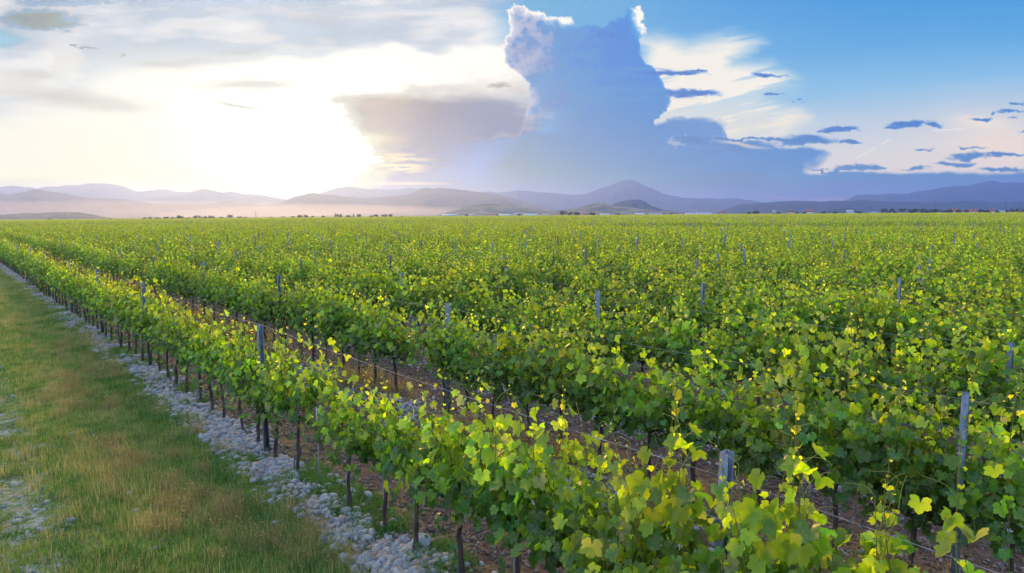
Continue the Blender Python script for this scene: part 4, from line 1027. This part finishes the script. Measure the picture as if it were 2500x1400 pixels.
B = [(1098, 36, 6, 1050, 'green', 'white', 1, "long pale green shed left of the low scrubby hill"), (1150, 16, 5, 1150, 'cream', 'white', 1, "small cream shed just right of the long pale green one"),
     (1196, 22, 6, 1000, 'white', 'red', 0, "wide low house with red roof in front of the scrubby hill"), (1232, 30, 6, 1050, 'white', 'white', 1, "long white shed beside the wide red roofed house"), (1262, 14, 7, 1100, 'white', 'grey', 0, "small white house with grey roof between two white sheds"),
     (1296, 34, 6, 1060, 'white', 'white', 1, "longest white shed below the right end of the scrubby hill"), (1334, 18, 6, 1100, 'cream', 'grey', 1, "grey roofed shed left of the dark tree clump"), (1430, 14, 8, 900, 'cream', 'red', 0, "red roofed house right of the dark tree clump"),
     (1478, 20, 5, 1100, 'white', 'white', 1, "white shed below the sharp small hill"), (1562, 22, 6, 1050, 'white', 'white', 1, "white shed under the rocky peak of the small hill"), (1600, 30, 5, 1150, 'white', 'grey', 1, "long low grey roofed shed right of the rocky hill"),
     (1664, 14, 7, 1000, 'white', 'red', 0, "bright red roofed house among white sheds"), (1684, 20, 5, 1080, 'white', 'white', 1, "white shed touching the bright red roofed house"), (1718, 34, 5, 1150, 'white', 'white', 1, "long white shed left of the dark red roofed house"),
     (1763, 14, 9, 950, 'cream', 'red', 0, "tall dark red roofed house at the tip of the long ridge"), (1890, 5, 10, 900, 'grey', 'grey', 0, "narrow grey building beside a bushy tree"), (1930, 13, 11, 900, 'cream', 'brown', 0, "brown roofed gabled house in front of the long ridge"),
     (1977, 13, 11, 900, 'white', 'red', 0, "orange red gabled house in front of the long ridge"), (2075, 13, 10, 900, 'white', 'grey', 0, "white two part house below the low round hill"), (2136, 14, 5, 1000, 'white', 'grey', 1, "grey roofed shed left of the dark bushy trees"),
     (2330, 14, 10, 950, 'cream', 'red', 0, "red roofed house on the slope behind the tree line"), (2352, 12, 7, 1000, 'white', 'brown', 0, "white house with brown roof between two red roofs"), (2376, 14, 9, 900, 'cream', 'red', 0, "dark red roofed house with trees on both sides"),
     (2424, 14, 8, 950, 'white', 'red', 0, "white house with red roof left of the last sheds"), (2446, 26, 5, 1050, 'white', 'white', 1, "white shed near the right end of the village"), (2490, 16, 6, 1000, 'cream', 'red', 0, "last red roofed house at the right end of the village")]
for (px, w, h, D, wl, rf, sh, lab) in B: building(px, w, h, D, wl, rf, lab, bool(sh))

BARKF = flat_mat('tree_bark', (.07, .05, .04))
def far_tree(name, px, wpx, hpx, D, label, seed, conif=False):
    r_ = np.random.default_rng(seed); p = at_dist(px, 520, D); w = wpx * D / F / 2; h = max(2.2, hpx * D / F)
    root = bpy.data.objects.new(name, None); COL.objects.link(root); root.location = (p[0], p[1], 0)
    tag(root, label, 'tree', 'trees beyond the far edge of the vineyard')
    mb = MB(); mb.tube([(0, 0, -.3), (.05, 0, h * .3), (0, .05, h * .62)], [.05 * h, .035 * h, .02 * h], 6)
    for k in range(4):
        a = r_.uniform(0, 6.28); mb.tube([(0, 0, h * .3), (math.cos(a) * w * .5, math.sin(a) * w * .5, h * .6)], [.02 * h, .01 * h], 5)
    mb.build('trunk', BARKF, root)
    n = 900; nc = 9 if not conif else 7
    if conif: cen = np.stack([np.zeros(nc), np.zeros(nc), np.linspace(.2, .92, nc) * h], -1); rad = np.linspace(w, w * .15, nc)
    else:
        cen = np.stack([r_.uniform(-.6, .6, nc) * w, r_.uniform(-.6, .6, nc) * min(w, h), r_.uniform(.35, .8, nc) * h], -1); rad = r_.uniform(.28, .5, nc) * min(w, h * .8)
    k = r_.integers(0, nc, n); v = nrm(r_.normal(0, 1, (n, 3))); P_ = cen[k] + v * (rad[k] * r_.uniform(.55, 1.05, n))[:, None] * np.array([1, 1, .8]); P_[:, 2] = np.clip(P_[:, 2], .05 * h, h)
    c = np.array([.020, .040, .016]) * (.6 + 1.0 * r_.random(n))[:, None] * (.7 + .6 * r_.random(nc))[k][:, None]
    V, F_, C = leaves_mesh(P_, v + r_.normal(0, .5, (n, 3)), r_.normal(0, 1, (n, 3)), r_.uniform(.25, .6, n) * max(.6, min(w, h) * .22), c, 2, r_)
    o = link('crown', mesh_np('crown', V, F_, M_TREE, C), root)
TR = [(120, 9, 4), (268, 10, 4), (352, 8, 5), (366, 9, 6), (384, 14, 5), (404, 12, 6), (422, 12, 5), (439, 18, 9), (458, 14, 5), (480, 18, 8), (500, 16, 7), (517, 18, 8), (540, 12, 5), (561, 14, 10), (583, 12, 6), (598, 10, 5), (660, 10, 4), (690, 12, 4), (715, 10, 5), (731, 15, 8), (745, 14, 9), (762, 10, 5),
      (790, 10, 6), (818, 6, 12), (828, 14, 9), (850, 14, 7), (863, 4, 11), (876, 12, 9), (905, 12, 6), (918, 12, 8), (938, 16, 8), (952, 12, 8), (980, 8, 4), (1140, 10, 7), (1215, 6, 5), (1268, 12, 6), (1374, 16, 12), (1390, 14, 10), (1408, 18, 9), (1445, 16, 8), (1510, 10, 5), (1640, 8, 5), (1830, 12, 6), (1846, 16, 9), (1900, 10, 5), (1945, 10, 5), (1965, 9, 5), (2010, 10, 5), (2040, 10, 5),
      (2098, 12, 6), (2158, 14, 12), (2172, 16, 11), (2186, 10, 7), (2203, 14, 11), (2224, 13, 9), (2238, 16, 9), (2254, 14, 10), (2268, 14, 8), (2286, 16, 8), (2306, 12, 6), (2320, 14, 8), (2342, 12, 7), (2362, 12, 7), (2392, 12, 8), (2408, 14, 6), (2435, 12, 6), (2462, 12, 7), (2480, 12, 8), (2498, 12, 8)]
def near_b(px):
    b_ = min(B, key=lambda q_: abs(q_[0] - px)); return b_
side_words = {}
for i, (px, w, h) in enumerate(TR):
    conif = h > w * 1.3
    shp = 'slender dark conical tree' if conif else ('bushy rounded tree' if h >= 9 else ('low spreading tree' if w >= 14 else 'small low tree'))
    if px < 1090:
        lab = "%s on the skyline, %s tree from the left end" % (shp, ordw(i))
    else:
        b_ = near_b(px); rel = 'just left of' if px < b_[0] else 'just right of'; key = (b_[0], rel); c = side_words.get(key, 0); side_words[key] = c + 1
        lab = "%s %s the %s" % (shp, rel, ' '.join(b_[7].split()[:6])) if c == 0 else "%s, %s one %s the %s" % (shp, ordw(c), rel, ' '.join(b_[7].split()[:5]))
    far_tree('conifer_tree' if conif else 'broadleaf_tree', px, w * 1.25, h + (1 if px < 1090 else 2.5), 860 + (i * 37) % 90, lab, 900 + i, conif)

# pylons and masts
def mast(px, hpx, D, label):
    p = at_dist(px, 520, D); h = hpx * D / F; mb = MB(); r0 = h * .09
    for sx, sy in ((-1, -1), (1, -1), (1, 1), (-1, 1)): mb.tube([(sx * r0, sy * r0, -.2), (sx * r0 * .2, sy * r0 * .2, h)], .12, 4)
    for k in range(6):
        t0, t1 = k / 6, (k + 1) / 6; a0, a1 = r0 * (1 - .8 * t0), r0 * (1 - .8 * t1)
        for s in (-1, 1): mb.tube([(-a0, s * a0, h * t0), (a1, s * a1, h * t1)], .07, 4); mb.tube([(s * a0, -a0, h * t0), (s * a1, a1, h * t1)], .07, 4)
    o = bpy.data.objects.new('pylon', None); COL.objects.link(o); o.location = (p[0], p[1], 0); tag(o, label, 'pylon', 'lattice pylons on the plain')
    mb.build('lattice', M_STEEL, o)
    for z_ in (.78, .9): 
        mb = MB(); mb.tube([(-h * .16, 0, h * z_), (h * .16, 0, h * z_)], .1, 4); mb.build('crossarm', M_STEEL, o)
mast(2284, 20, 1300, "thin lattice pylon above the roadside trees on the right"); mast(2454, 22, 1300, "thin lattice pylon above the red roofed house at far right"); mast(624, 14, 1500, "faint lattice pylon before the misty hills on the left")

# ================================================================ haze over the plain
m, b, t = mat('haze'); pv = b.n('ShaderNodeVolumePrincipled'); pv.inputs['Color'].default_value = (.325, .475, .95, 1); pv.inputs['Density'].default_value = HZ; pv.inputs['Anisotropy'].default_value = .72
o_ = b.n('ShaderNodeOutputMaterial'); t.links.new(pv.outputs[0], o_.inputs['Volume'])
mb = MB(); mb.box(-17000, 17000, -17000, 17000, -8, HZ_TOP); hz = mb.build('haze', m); tag(hz, 'thin haze lying over the plain and hills', 'haze', kind='stuff')

# drifting smoke and dust low over the plain on the left
def smoke_bank(px, D, half_w, half_d, height, dens, label):
    V, T = ico(3); V = V * np.array([half_w, half_d, height]); p = at_dist(px, 524, D)
    m, b, t = mat('smoke'); pv = b.n('ShaderNodeVolumePrincipled'); pv.inputs['Color'].default_value = (.86, .80, .78, 1); pv.inputs['Density'].default_value = dens; pv.inputs['Anisotropy'].default_value = .6
    o_ = b.n('ShaderNodeOutputMaterial'); t.links.new(pv.outputs[0], o_.inputs['Volume'])
    o = link('smoke', mesh_np('smoke', V, T, m)); o.location = (p[0], p[1], 0); o.rotation_euler = (0, 0, -math.atan2(p[0], p[1])); tag(o, label, kind='stuff')
smoke_bank(330, 3600, 1700, 460, 80, 3.2e-4, 'pale smoke drifting low before the left hills')
smoke_bank(820, 3700, 900, 350, 62, 4e-4, 'pinkish smoke hanging low over the middle of the plain')
